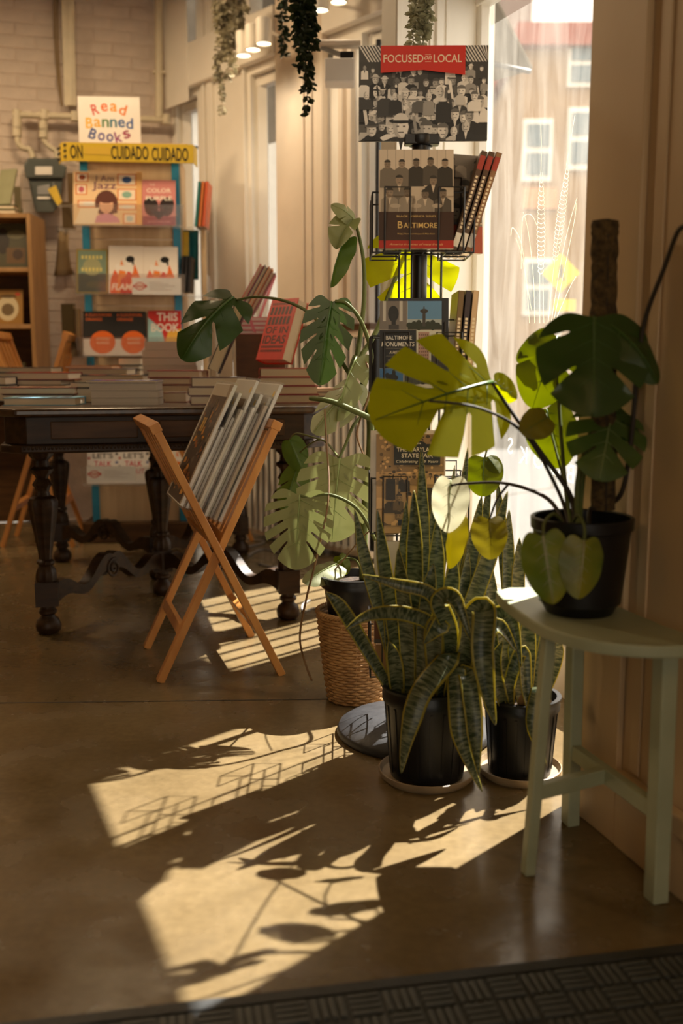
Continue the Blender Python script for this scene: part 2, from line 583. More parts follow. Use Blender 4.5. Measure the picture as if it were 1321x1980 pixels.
# polished concrete
def concrete():
    m = bpy.data.materials.new('polished_concrete')
    m.use_nodes = True
    nt = m.node_tree; n = nt.nodes; b = n['Principled BSDF']
    tc = n.new('ShaderNodeTexCoord')
    n1 = n.new('ShaderNodeTexNoise'); n1.inputs['Scale'].default_value = 1.6; n1.inputs['Detail'].default_value = 8; n1.inputs['Roughness'].default_value = 0.62
    n2 = n.new('ShaderNodeTexNoise'); n2.inputs['Scale'].default_value = 55; n2.inputs['Detail'].default_value = 3
    n3 = n.new('ShaderNodeTexNoise'); n3.inputs['Scale'].default_value = 7; n3.inputs['Detail'].default_value = 5
    for q in (n1, n2, n3):
        nt.links.new(tc.outputs['Object'], q.inputs['Vector'])
    r1 = n.new('ShaderNodeValToRGB')
    r1.color_ramp.elements[0].position = 0.3; r1.color_ramp.elements[0].color = (0.112, 0.076, 0.034, 1)
    r1.color_ramp.elements[1].position = 0.72; r1.color_ramp.elements[1].color = (0.222, 0.160, 0.080, 1)
    nt.links.new(n1.outputs['Fac'], r1.inputs[0])
    r2 = n.new('ShaderNodeValToRGB')
    r2.color_ramp.elements[0].position = 0.25; r2.color_ramp.elements[0].color = (0.85, 0.85, 0.85, 1)
    r2.color_ramp.elements[1].position = 0.75; r2.color_ramp.elements[1].color = (1.1, 1.1, 1.1, 1)
    nt.links.new(n2.outputs['Fac'], r2.inputs[0])
    mx = n.new('ShaderNodeMixRGB'); mx.blend_type = 'MULTIPLY'; mx.inputs[0].default_value = 1
    nt.links.new(r1.outputs[0], mx.inputs[1]); nt.links.new(r2.outputs[0], mx.inputs[2])
    nt.links.new(mx.outputs[0], b.inputs['Base Color'])
    mr = n.new('ShaderNodeMapRange')
    mr.inputs['From Min'].default_value = 0.3; mr.inputs['From Max'].default_value = 0.7
    mr.inputs['To Min'].default_value = 0.13; mr.inputs['To Max'].default_value = 0.34
    nt.links.new(n3.outputs['Fac'], mr.inputs['Value'])
    nt.links.new(mr.outputs[0], b.inputs['Roughness'])
    b.inputs['Specular IOR Level'].default_value = 0.5
    bp = n.new('ShaderNodeBump'); bp.inputs['Strength'].default_value = 0.12; bp.inputs['Distance'].default_value = 0.02
    nt.links.new(n3.outputs['Fac'], bp.inputs['Height'])
    nt.links.new(bp.outputs[0], b.inputs['Normal'])
    MATS['polished_concrete'] = m
concrete()

# snake plant blade: dark cross bands on grey green
def snake_mat():
    m = bpy.data.materials.new('snake_blade')
    m.use_nodes = True
    nt = m.node_tree; n = nt.nodes; b = n['Principled BSDF']
    uv = n.new('ShaderNodeUVMap')
    mp = n.new('ShaderNodeMapping'); mp.inputs['Scale'].default_value = (1.6, 170, 1)
    nz = n.new('ShaderNodeTexNoise'); nz.inputs['Scale'].default_value = 1.0; nz.inputs['Detail'].default_value = 3; nz.inputs['Distortion'].default_value = 0.6
    nt.links.new(uv.outputs[0], mp.inputs[0]); nt.links.new(mp.outputs[0], nz.inputs['Vector'])
    rp = n.new('ShaderNodeValToRGB')
    rp.color_ramp.elements[0].position = 0.40; rp.color_ramp.elements[0].color = (0.026, 0.045, 0.018, 1)
    rp.color_ramp.elements[1].position = 0.62; rp.color_ramp.elements[1].color = (0.185, 0.200, 0.115, 1)
    nt.links.new(nz.outputs['Fac'], rp.inputs[0])
    nt.links.new(rp.outputs[0], b.inputs['Base Color'])
    b.inputs['Roughness'].default_value = 0.36
    tl = n.new('ShaderNodeBsdfTranslucent')
    nt.links.new(rp.outputs[0], tl.inputs[0])
    mx = n.new('ShaderNodeMixShader'); mx.inputs[0].default_value = 0.2
    nt.links.new(b.outputs[0], mx.inputs[1]); nt.links.new(tl.outputs[0], mx.inputs[2])
    nt.links.new(mx.outputs[0], n['Material Output'].inputs[0])
    MATS['snake_blade'] = m
snake_mat()
mat('snake_margin', (0.33, 0.27, 0.035), 0.38, col2=(0.42, 0.36, 0.07), scale=9, trans=0.4)

# ------------------------------------------------------------------ the room
P0 = Vector((0.473, 1.95)); dW = Vector((-0.29, 0.957)); nW = Vector((0.957, 0.29))
F0 = Vector((0.22, 4.5)); dF = Vector((-0.648, 0.762)); nF = Vector((0.762, 0.648))
ROOM_H = 3.1
def Fp(s, off=0.0, z=0.0):
    p = F0 + dF * s + nF * off
    return Vector((p.x, p.y, z))
def Wp(s, off=0.0, z=0.0):
    """along the right wall, s metres from the window post towards the camera; off is outward"""
    p = P0 - dW * s + nW * off
    return Vector((p.x, p.y, z))
B0 = F0 + dF * 1.8; dB = Vector((-0.966, -0.259))
def Bp(s, off=0.0, z=0.0):
    n = Vector((-0.259, 0.966))
    p = B0 + dB * s + n * off
    return Vector((p.x, p.y, z))

GA = Vector((0.85, 2.02)); GB = Vector((0.392, 3.095)); J1 = Vector((0.146, 2.85))
fl = MB()
PE = Wp(5.0)
outline = [(-4.3, -3.0), (PE.x, -3.0), tuple(Wp(0).xy), tuple(GA), tuple(GB), (0.41, 3.12), (0.548, 4.09), tuple(Fp(1.8).xy), tuple(Bp(2.3).xy), (-4.3, 5.0)]
fl.prism(outline, -0.06, 0.0)
floor = struct(fl.build('floor', 'polished_concrete'))
g = MB()
a, b_ = G(-200, 1362), G(640, 1352)
g.bar(a + Vector((0, 0, 0.0002)), b_ + Vector((0, 0, 0.0002)), 0.005, 0.0012)
g.build('saw_joint', mat('joint_dark', (0.03, 0.02, 0.012), 0.8), floor, world=True)
ce = MB(); ce.prism(outline, ROOM_H, ROOM_H + 0.08)
struct(ce.build('ceiling', 'ceiling_paint'))

def wall_quad(mb, a, b, z0, z1, n, th):
    a, b, n = Vector((a[0], a[1], 0)), Vector((b[0], b[1], 0)), Vector((n[0], n[1], 0))
    vs = [a, b, b + n * th, a + n * th]
    mb.add([Vector((p.x, p.y, z0)) for p in vs] + [Vector((p.x, p.y, z1)) for p in vs],
           [(3, 2, 1, 0), (4, 5, 6, 7), (0, 1, 5, 4), (1, 2, 6, 5), (2, 3, 7, 6), (3, 0, 4, 7)])
    return mb
wr = MB(); wall_quad(wr, Wp(0).xy, Wp(5.06).xy, 0, ROOM_H, nW, 0.37)
wall_right = struct(wr.build('wall_right', 'tan_paint'))
t = MB(); wall_quad(t, Wp(0.002, -0.014).xy, Wp(0.185, -0.014).xy, 0, ROOM_H, nW, 0.013)
struct(t.build('trim_1', 'tan_paint', bevel=0.003))
bb = MB()
wall_quad(bb, Wp(0.187, -0.016).xy, Wp(4.9, -0.016).xy, 0, 0.108, nW, 0.015)
wall_quad(bb, Wp(0.187, -0.024).xy, Wp(4.9, -0.024).xy, 0.110, 0.150, nW, 0.023)
struct(bb.build('baseboard_right', 'tan_paint', bevel=0.004))
t = MB()   # raised stiles that frame the wall panels
for s in (0.21, 1.05, 1.9):
    wall_quad(t, Wp(s, -0.005).xy, Wp(s + 0.03, -0.005).xy, 0.155, ROOM_H, nW, 0.0045)
struct(t.build('trim_2', 'tan_paint', bevel=0.003))

# near bay window: low sill, deep jamb, dusty pane with drawn wheat
sl = MB(); wall_quad(sl, GA, GB, 0, 0.17, nW, 0.10)
struct(sl.build('wall_sill', 'cream_paint'))
hd = MB(); wall_quad(hd, GA, GB, 1.97, ROOM_H, nW, 0.10)
struct(hd.build('wall_header', 'cream_paint'))
jm = MB(); wall_quad(jm, J1, GB + Vector((0.03, 0.028)), 0, ROOM_H, Vector((-0.35, 0.6)), 0.10)
jamb = struct(jm.build('wall_jamb', 'white_paint'))
t = MB()
for (u0, u1, d) in ((0.40, 0.43, 0.006), (0.47, 0.55, 0.010), (0.60, 0.64, 0.006), (0.0, 0.06, 0.007)):
    q0, q1 = J1.lerp(GB, u0), J1.lerp(GB, u1)
    jn = Vector((0.684, -0.730))
    wall_quad(t, q0 + jn * d, q1 + jn * d, 0.1, ROOM_H, -jn, d - 0.0005)
struct(t.build('trim_3', 'white_paint', bevel=0.002))
gd = (GB - GA).normalized(); glen = (GB - GA).length
gn = Vector((-gd.y, gd.x)) * -1
win = thing('window_1', 'dusty tall shop window pane with white drawn wheat', 'window', (GA.x, GA.y, 0))
del win['category']; del win['label']; win['kind'] = 'structure'
def gp(u, z, off=0.0):
    p = GA + gd * (u * glen) + gn * off
    return Vector((p.x, p.y, z))
fr = MB()
for (u0, u1, z0, z1) in ((0, 1, 0.17, 0.215), (0, 1, 1.93, 1.97)):
    fr.bar(gp(u0, (z0 + z1) / 2, 0.02), gp(u1, (z0 + z1) / 2, 0.02), 0.045, z1 - z0)
for u in (0.0, 0.992):
    fr.box(gp(u, 1.07, 0.02), (0.03, 0.03, 1.76), math.atan2(gd.y, gd.x))
fr.build('window_frame', 'white_paint', win, world=True, bevel=0.003)
pn = MB(); pn.add([gp(0, .2, .03), gp(1, .2, .03), gp(1, 1.95, .03), gp(0, 1.95, .03)], [(0, 1, 2, 3)])
pn.build('pane', 'dusty_glass', win, world=True)
# chalk-white wheat drawn on the pane and the shop word seen from behind
wh = MB()
def on_pane(px, py):
    d = W(px, py, 1.0) - Vector((0, 0, CAMZ))
    o = gp(0, 0, .024); n3 = Vector((gn.x, gn.y, 0))
    k = (o - Vector((0, 0, CAMZ))).dot(n3) / d.dot(n3)
    return Vector((0, 0, CAMZ)) + d * k
def stroke(pts, w):
    q = smooth_path([on_pane(*p) for p in pts], 5)
    wh.tube(q, w, 4)
for pts in ([(1024, 625), (1018, 540), (1008, 470), (992, 440), (988, 455)], [(1034, 625), (1032, 540), (1022, 450), (1012, 410)],
            [(1044, 625), (1044, 530)], [(1052, 625), (1050, 530)], [(1060, 625), (1072, 510), (1084, 430)], [(1066, 625), (1086, 500), (1102, 430), (1116, 382)],
            [(1070, 625), (1096, 500), (1112, 420), (1114, 392)], [(1072, 625), (1100, 560), (1114, 535)], [(1040, 440), (1030, 418), (1018, 415), (1010, 430), (1008, 520)],
            [(1046, 345), (1047, 290), (1046, 240)], [(1095, 320), (1104, 270), (1112, 222)], [(1028, 600), (1010, 500), (998, 460)]):
    stroke(pts, 0.0007)
for (x0, y0, x1, y1) in ((1046, 530, 1047, 345), (1074, 505, 1098, 330)):
    for k in range(22):
        t_ = k / 21
        x, y = x0 + (x1 - x0) * t_, y0 + (y1 - y0) * t_
        wd_ = 7 * math.sin(math.pi * min(1, t_ * .75 + .2)) + 1
        for s in (-1, 1):
            stroke([(x, y), (x + s * wd_, y - 5), (x + s * wd_ * .6, y - 12)], 0.0006)
wh.build('drawn_wheat', 'glass_mark', win, world=True)
pr = Print()
cx = [(987, 862, 'S'), (1012, 880, 'K'), (1042, 890, 'O'), (1075, 903, 'O'), (1103, 916, 'B')]
base = on_pane(1042, 890)
Mg = Matrix(((gd.x, gn.x * 0, -gn.x, 0), (gd.y, 0, -gn.y, 0), (0, 1, 0, 0), (0, 0, 0, 1)))
for x, y, ch in cx:
    p = on_pane(x, y) - base
    u = p.x * gd.x + p.y * gd.y
    pr.text(ch, u, p.z, 0.048, lin(225, 222, 210))
    # the word is painted for the street
Mg.translation = base - win.location
pr.build('window_lettering', win, Mg, MATS['glass_mark'])

# far shop front: one slanted wall with openings
OPEN = [(-0.46, 0.20), (0.80, 1.05), (1.55, 1.77)]
f1 = MB()
xs = [-0.50] + [q for o in OPEN for q in o] + [1.86]
for i in range(0, len(xs), 2):
    wall_quad(f1, Fp(xs[i]).xy, Fp(xs[i + 1]).xy, 0, ROOM_H, nF, 0.08)
for (s0, s1) in OPEN:
    wall_quad(f1, Fp(s0).xy, Fp(s1).xy, 0, 0.14, nF, 0.08)
    wall_quad(f1, Fp(s0).xy, Fp(s1).xy, 2.34, 2.62, nF, 0.08)
struct(f1.build('wall_far', 'cream_paint'))
LA, LB = Vector((0.41, 3.12)), Vector((0.548, 4.09)); LM = LA.lerp(LB, .50)
cl = MB(); wall_quad(cl, LA, LM, 0, ROOM_H, Vector((-1, 0)), 0.06); wall_quad(cl, LM, LB, 0, 0.2, Vector((-1, 0)), 0.06); wall_quad(cl, LM, LB, 2.2, ROOM_H, Vector((-1, 0)), 0.06)
struct(cl.build('wall_link', 'cream_paint'))
w_ = thing('window_7', '', 'window', (LM.x, LM.y, 0.2)); del w_['category']; del w_['label']; w_['kind'] = 'structure'
q = MB(); q.add([(LM.x - .02, LM.y, .2), (LB.x - .02, LB.y, .2), (LB.x - .02, LB.y, 2.2), (LM.x - .02, LM.y, 2.2)], [(0, 1, 2, 3)]); q.build('pane', 'shop_glass', w_, world=True)
for k in range(4):
    p_ = LM.lerp(LB, .12 + k * .25)
    q = MB(); q.tube([(p_.x - .04, p_.y, .2), (p_.x - .04, p_.y, 2.2)], .010, 6); q.build('guard_bar', 'black_metal', w_, world=True)
for k, (s0, s1) in enumerate(OPEN):
    w_ = thing('window_%d' % (k + 2), '', 'window', Fp((s0 + s1) / 2))
    del w_['category']; del w_['label']; w_['kind'] = 'structure'
    q = MB()
    for s in (s0 + 0.02, s1 - 0.02):
        q.bar(Fp(s, 0.06, 0.14), Fp(s, 0.06, 2.34), 0.045, 0.05)
    for z in (0.165, 2.31):
        q.bar(Fp(s0, 0.06, z), Fp(s1, 0.06, z), 0.05, 0.045)
    q.build('window_frame', 'white_paint', w_, world=True, bevel=0.002)
    q = MB(); q.add([Fp(s0, .07, .14), Fp(s1, .07, .14), Fp(s1, .07, 2.34), Fp(s0, .07, 2.34)], [(0, 1, 2, 3)])
    q.build('pane', 'shop_glass', w_, world=True)
    if k == 0:
        for i in range(6):
            s = -0.40 + i * 0.105
            q = MB(); q.tube([Fp(s, .03, .16), Fp(s, .03, 2.3)], 0.011, 6)
            q.build('guard_bar', 'black_metal', w_, world=True)
# pilaster and trims on the far front
t = MB(); wall_quad(t, Fp(0.43, -0.04).xy, Fp(0.79, -0.04).xy, 0, ROOM_H, nF, 0.038)
struct(t.build('trim_4', 'rose_paint', bevel=0.006))
t = MB()
for s in (0.50, 0.56):
    wall_quad(t, Fp(s, -0.05).xy, Fp(s + 0.02, -0.05).xy, 0.1, ROOM_H, nF, 0.0095)
for s in (0.24, 0.30):
    wall_quad(t, Fp(s, -0.03).xy, Fp(s + 0.03, -0.03).xy, 0.1, 2.3, nF, 0.029)
struct(t.build('trim_5', 'rose_paint', bevel=0.003))
t = MB()
for s, w_ in ((1.08, 0.02), (1.38, 0.05), (1.45, 0.03)):
    wall_quad(t, Fp(s, -0.022).xy, Fp(s + w_, -0.022).xy, 0.1, ROOM_H, nF, 0.0215)
struct(t.build('trim_6', 'cream_paint', bevel=0.003))
t = MB(); wall_quad(t, Fp(0.795, -0.05).xy, Fp(1.8, -0.05).xy, 2.38, 2.60, nF, 0.048); wall_quad(t, Fp(-0.55, -0.05).xy, Fp(0.425, -0.05).xy, 2.38, 2.60, nF, 0.048)
struct(t.build('trim_7', 'cream_paint', bevel=0.004))
t = MB(); wall_quad(t, Fp(1.55, -0.06).xy, Fp(1.79, -0.06).xy, 2.30, ROOM_H, nF, 0.0095)
struct(t.build('trim_8', 'white_paint', bevel=0.003))
# clerestory glass above the beam
w_ = thing('window_5', '', 'window', Fp(0.5, 0, 2.62)); del w_['category']; del w_['label']; w_['kind'] = 'structure'
for (s0, s1) in OPEN:
    q = MB(); q.add([Fp(s0, .07, 2.62), Fp(s1, .07, 2.62), Fp(s1, .07, ROOM_H), Fp(s0, .07, ROOM_H)], [(0, 1, 2, 3)])
    q.build('pane', 'shop_glass', w_, world=True)
# sheet added outside the far front to block high sun
aw = thing('awning', 'sloping canvas awning over the far shop windows outside', 'awning', Fp(0.9, 0.15, 2.3))
q = MB(); a0, a1, a2, a3 = Fp(0.1, .15, 3.2), Fp(2.6, .15, 3.2), Fp(2.6, 1.05, 2.35), Fp(0.1, 1.05, 2.35)
up = Vector((0, 0, .02)); q.add([a0, a1, a2, a3, a0 + up, a1 + up, a2 + up, a3 + up], [(3, 2, 1, 0), (4, 5, 6, 7), (0, 1, 5, 4), (1, 2, 6, 5), (2, 3, 7, 6), (3, 0, 4, 7)])
q.build('canopy', mat('awning_canvas', (0.2, 0.17, 0.13), 0.8), aw, world=True)
for s in (0.1, 2.6):
    q = MB(); q.tube([Fp(s, .15, 2.3), Fp(s, 1.03, 2.34)], 0.012, 6)
    q.build('bracket', 'black_metal', aw, world=True)

q = MB(); a0, a1, a2, a3 = Fp(-0.75, .15, 3.3), Fp(0.1, .15, 3.3), Fp(0.1, .62, 2.8), Fp(-0.75, .62, 2.8)  # second added sheet, stops clerestory sun reaching the floor
q.add([a0, a1, a2, a3, a0 + up, a1 + up, a2 + up, a3 + up], [(3, 2, 1, 0), (4, 5, 6, 7), (0, 1, 5, 4), (1, 2, 6, 5), (2, 3, 7, 6), (3, 0, 4, 7)])
q.build('canopy_return', MATS['awning_canvas'], aw, world=True)

# back wall of painted bricks
bw = MB(); wall_quad(bw, Bp(-0.02, 0.012).xy, Bp(3.4, 0.012).xy, 0, ROOM_H, Vector((-0.259, 0.966)), 0.15)
wall_back = struct(bw.build('wall_back', 'mortar_paint'))
BL, BH = 0.203, 0.066
bm_ = MB(); bm_.box((0, 0, 0), (BL - 0.008, 0.02, BH - 0.008))
proto = bm_.build('brick', 'brick_paint', wall_back, bevel=0.003)
brick_me = proto.data
bang = math.atan2(-dB.y, -dB.x)
cands = []
for row in range(6, 47):
    for c in range(0, 9):
        s = 0.02 + c * BL + (BL / 2 if row % 2 else 0.0)
        z = (row + 0.5) * BH
        p = Bp(s + BL / 2, 0.0185, z)
        if z < ROOM_H - .04:
            cands.append((p, s))
cands = [c for c in cands if 0.02 <= c[1] <= 1.62][:297]
for i, (p, s) in enumerate(cands):
    o = proto if i == 0 else proto.copy()
    if i:
        COL.objects.link(o)
    o.parent = wall_back
    o.location = p + Vector((0.259, -0.966, 0)) * random.uniform(-.0015, .0015)
    o.rotation_euler = (0, 0, bang + random.uniform(-.006, .006))
wl = MB(); wall_quad(wl, (-4.3, -3.0), (-4.3, 5.0), 0, ROOM_H, Vector((-1, 0)), 0.12)
e = Bp(3.4).xy
wall_quad(wl, (-4.3, 4.9), (e.x, e.y), 0, ROOM_H, Vector((0, 1)), 0.12)
struct(wl.build('wall_left', 'brown_paint'))
wb = MB()
for (x0, x1, z0, z1) in ((-4.3, -1.3, 0, ROOM_H), (1.5, PE.x, 0, ROOM_H), (-1.3, 1.5, 0, 0.12), (-1.3, 1.5, 2.45, ROOM_H)):
    wall_quad(wb, (x0, -3.0), (x1, -3.0), z0, z1, Vector((0, -1)), 0.12)
struct(wb.build('wall_rear', 'brown_paint'))

w_ = thing('window_6', '', 'window', (0.1, -3.06, 0.12)); del w_['category']; del w_['label']; w_['kind'] = 'structure'  # unseen glazing added behind the camera to light surfaces facing it
for k in range(3):
    x0, x1 = -1.3 + k * .9333, -1.3 + (k + 1) * .9333
    q = MB(); q.add([(x0, -3.06, .12), (x1, -3.06, .12), (x1, -3.06, 2.45), (x0, -3.06, 2.45)], [(0, 1, 2, 3)]); q.build('pane', 'shop_glass', w_, world=True)
    q = MB(); q.box((x0 + .02, -3.06, 1.285), (.05, .05, 2.33)); q.build('mullion', 'white_paint', w_, world=True)

# fill lamps added out of view to lift the warm room light
FILL_LAMPS = [(-2.6, 1.0, 4), (-1.0, -0.6, 4), (-2.5, 4.2, 36), (-1.1, 4.5, 16), (0.2, -1.2, 7)]
for i, (x, y, pw) in enumerate(FILL_LAMPS):
    lp = thing('ceiling_lamp', 'round frosted ceiling lamp, number %s from the shop window, out of the frame' % ['one', 'two', 'three', 'four', 'five'][i], 'lamp', (x, y, ROOM_H - 0.25), group='ceiling lamps of the shop')
    q = MB(); q.lathe([(0.02, 0.248), (0.05, 0.24), (0.06, 0.23), (0.012, 0.22), (0.012, 0.09), (0.06, 0.085), (0.20, 0.03), (0.20, 0.02), (0.04, 0.06)], n=20)
    q.build('shade', 'white_paint', lp, smooth=True)
    ld = bpy.data.lights.new('lamp_light', 'AREA')
    ld.shape = 'DISK'; ld.size = 0.36; ld.energy = pw; ld.color = (1.0, 0.72, 0.42) if y > 3 else (1.0, 0.60, 0.18)
    lo = bpy.data.objects.new('lamp_light', ld); COL.objects.link(lo); lo.parent = lp; lo.location = (0, 0, 0.0)

tk = thing('track_spotlight', 'black ceiling track spotlight aimed at the book spinner, out of the frame', 'spotlight', (-0.75, 0.75, ROOM_H - 0.12))  # unseen spot added to brighten the sign and covers on the spinner
q = MB(); q.tube([(0, 0, .119), (0, 0, .03)], .008, 8); q.build('stalk', 'black_metal', tk)
aim = (Vector((0.12, 2.30, 1.20)) - tk.location).normalized()
q = MB(); q.tube([-aim * .06, aim * .06], .038, 16); q.build('can', 'black_metal', tk)
ld = bpy.data.lights.new('track_light', 'SPOT'); ld.energy = 60; ld.spot_size = R(30); ld.spot_blend = .8; ld.color = (1, .80, .55); ld.shadow_soft_size = .05
lo = bpy.data.objects.new('track_light', ld); COL.objects.link(lo); lo.parent = tk; lo.location = aim * .075; lo.rotation_euler = aim.to_track_quat('-Z', 'Y').to_euler()

# ------------------------------------------------------------------ outside
og = MB(); og.prism([(0.9, -6), (40, -6), (40, 60), (-30, 60), (-30, 8), (-1.2, 6.6), (0.95, 4.2)], -0.16, -0.10)
struct(og.build('ground_outside', 'asphalt'))
bl = thing('brick_building', 'ochre brick building across the street seen through the dusty pane', 'building', W(1075, 900, 15))
bY = 15.0
def BW(px, py, Y=bY):
    return W(px, py, Y)
q = MB(); x0, x1 = BW(1000, 700).x, BW(1330, 700).x
ztop = BW(1050, 92).z
q.box(((x0 + x1) / 2, bY + 2, ztop / 2), (x1 - x0, 4, ztop)); q.build('wall', 'far_brick', bl, world=True)
q = MB(); q.box(((x0 + x1) / 2, bY + 1.9, ztop + .12), (x1 - x0 + .3, 4.3, .3)); q.build('cornice', 'far_red', bl, world=True)
for (a, b_, c, d) in ((1012, 232, 1064, 352), (1098, 210, 1150, 330), (1012, 500, 1064, 610), (1098, 80, 1150, 170)):
    p, q2 = BW(a, b_), BW(c, d)
    q = MB(); q.box(((p.x + q2.x) / 2, bY - .02, (p.z + q2.z) / 2), (q2.x - p.x, .12, p.z - q2.z)); wv = q.build('window', 'white_paint', bl, world=True)
    for i in range(2):
        zz = q2.z + (p.z - q2.z) * (0.27 + 0.46 * i)
        q = MB(); q.box(((p.x + q2.x) / 2, bY - .09, zz), ((q2.x - p.x) * .78, .04, (p.z - q2.z) * .36)); q.build('pane', 'far_blue', wv, world=True)
p, q2 = BW(1010, 365), BW(1076, 405)
q = MB(); q.box(((p.x + q2.x) / 2, bY - .03, (p.z + q2.z) / 2), (q2.x - p.x, .1, p.z - q2.z)); q.build('sign_board', mat('far_orange', (0.6, .28, .12), .8), bl, world=True)
g2 = thing('grey_building', 'tall pale grey building left of the brick one across the street', 'building', W(900, 800, 17))
q = MB(); p, q2 = W(640, 700, 19).x, W(1015, 700, 19).x
q.box(((p + q2) / 2, 21.2, 4.5), (q2 - p, 4, 9.0)); q.build('wall', 'far_grey', g2, world=True)
for i, (a, c) in enumerate(((690, 720), (735, 760), (940, 975))):
    for zz in (2.2, 4.6):
        q = MB(); xa, xc = W(a, 700, 19).x, W(c, 700, 19).x
        q.box(((xa + xc) / 2, 19.17, zz), (xc - xa, .1, 1.3)); q.build('window', 'far_blue', g2, world=True)
g3 = thing('pale_building', 'pale stucco building far along the street behind the pilaster', 'building', W(520, 800, 20))
q = MB(); q.box((-6.6, 26, 3.4), (11.5, 3, 6.8)); q.build('wall', 'white_paint', g3, world=True)
q = MB(); q.box((-6.6, 25.9, 6.9), (11.8, 3.3, .25)); q.build('cornice', 'far_grey', g3, world=True)
ts = thing('crossing_sign', 'yellow diamond crossing sign on a post outside the window', 'sign', W(1085, 900, 8.0))
ts.location.z = -0.1
c = W(1085, 528, 8.0)
q = MB(); s_ = 0.15
q.add([c + Vector((0, dy, 0)) + Vector(v) for dy in (0, .01) for v in ((-s_, 0, 0), (0, 0, -s_), (s_, 0, 0), (0, 0, s_))], [(0, 1, 2, 3), (7, 6, 5, 4), (0, 4, 5, 1), (1, 5, 6, 2), (2, 6, 7, 3), (3, 7, 4, 0)])
q.build('diamond_plate', 'sign_yellow', ts, world=True)
q = MB(); q.ball(c + Vector((0, -.006, .055)), (.014, .004, .014), 8); q.bar(c + Vector((0, -.006, .04)), c + Vector((.0, -.006, -.01)), .03, .004, (0, 1, 0)); q.bar(c + Vector((0, -.006, -.01)), c + Vector((-.03, -.006, -.06)), .014, .004, (0, 1, 0)); q.bar(c + Vector((0, -.006, -.01)), c + Vector((.03, -.006, -.06)), .014, .004, (0, 1, 0))
q.build('walking_figure', 'black_metal', ts, world=True)
c2 = W(1092, 590, 8.0)
q = MB(); q.box(c2, (.17, .01, .09)); q.build('arrow_plate', 'sign_yellow', ts, world=True)
q = MB(); q.tube([(c.x, c.y + .03, -0.1), (c.x, c.y + .03, c.z + .1)], .02, 8); q.build('post', 'grey_metal', ts, world=True)

# ------------------------------------------------------------------ books
def book_parts(o, w, h, t, cover, hard=True, pages='page_paper', spine_round=0.0, design=None, backcol=None):
    """spine at x=-w/2, head at +y, front cover up at z=t"""
    cm = cover if isinstance(cover, str) else mat('cover_%02x%02x%02x' % tuple(int(255 * min(1, c ** .45)) for c in cover), cover, 0.4, var=0.06, scale=20)
    ov = 0.004 if hard else 0.0
    bt = 0.0025 if hard else 0.0007
    q = MB()
    q.box((0, 0, bt / 2), (w, h, bt))
    q.box((0, 0, t - bt / 2), (w, h, bt))
    if hard:
        n = 6
        vs = []
        for i in range(n + 1):
            a = -math.pi / 2 + math.pi * i / n
            for y in (-h / 2, h / 2):
                vs.append((-w / 2 - math.cos(a) * min(0.006, t * .22) , y, t / 2 + math.sin(a) * t / 2))
        q.add(vs, [(2 * i, 2 * i + 2, 2 * i + 3, 2 * i + 1) for i in range(n)])
    else:
        q.box((-w / 2 + bt / 2, 0, t / 2), (bt, h, t))
    q.build('cover', cm, o)
    q = MB(); q.box(((0 if hard else 0.0005) - ov / 2, 0, t / 2), (w - ov - 0.001, h - 2 * ov - (0 if hard else 0.0006), t - 2 * bt - 0.0003))
    q.build('page_block', pages, o)
    if design:
        p = Print()
        design(p, w, h)
        p.build('cover_print', o, Matrix.Translation((0, 0, t)))

def book(label, w, h, t, cover, loc, rz=0.0, rot=None, group=None, name='book', **kw):
    o = thing(name, label, 'book', loc, rz, group, rot)
    book_parts(o, w, h, t, cover, **kw)
    return o

def standing(label, w, h, t, cover, loc, lean=0.0, yaw=0.0, **kw):
    """book standing upright, front cover to the camera; loc = bottom centre of the front cover's back side"""
    M = Matrix.Translation(loc) @ Matrix.Rotation(yaw, 4, 'Z') @ Matrix.Rotation(-lean, 4, 'X') @ Matrix.Rotation(R(90), 4, 'X') @ Matrix.Translation((0, h / 2, 0))
    o = thing('book', label, 'book', M.translation, 0, kw.pop('group', None), M.to_euler())
    book_parts(o, w, h, t, cover, **kw)
    return o

BLK = lin(18, 17, 17); WHT = lin(235, 230, 220); CRM = lin(240, 225, 195)

# ------------------------------------------------------------------ spinner book rack
RK = Vector((0.180, 2.345, 0))
rk = thing('book_spinner', 'black wire spinner rack of local history books with round iron foot', 'book rack', RK)
q = MB(); q.lathe([(0.0, 0.0), (0.186, 0.0), (0.192, 0.008), (0.186, 0.022), (0.14, 0.038), (0.08, 0.048), (0.03, 0.052), (0.02, 0.06), (0.0, 0.06)], n=40)
q.build('foot', 'cast_iron', rk, smooth='full')
q = MB(); q.lathe([(0.0, 0.05), (0.0165, 0.05), (0.0165, 1.37), (0.0, 1.37)], n=16); q.build('pole', 'black_metal', rk, smooth=True)
q = MB(); q.lathe([(0.0, 1.345), (0.021, 1.345), (0.021, 1.385), (0.0, 1.385)], n=16); q.build('pole_collar', 'black_metal', rk, smooth=True)
q = MB(); q.lathe([(0.0, 1.384), (0.028, 1.384), (0.032, 1.39), (0.032, 1.406), (0.0, 1.406)], n=20, ); q.box((0, -0.012, 1.395), (0.078, 0.03, 0.022)); q.build('sign_clamp', 'black_metal', rk, smooth=True, bevel=0.002)
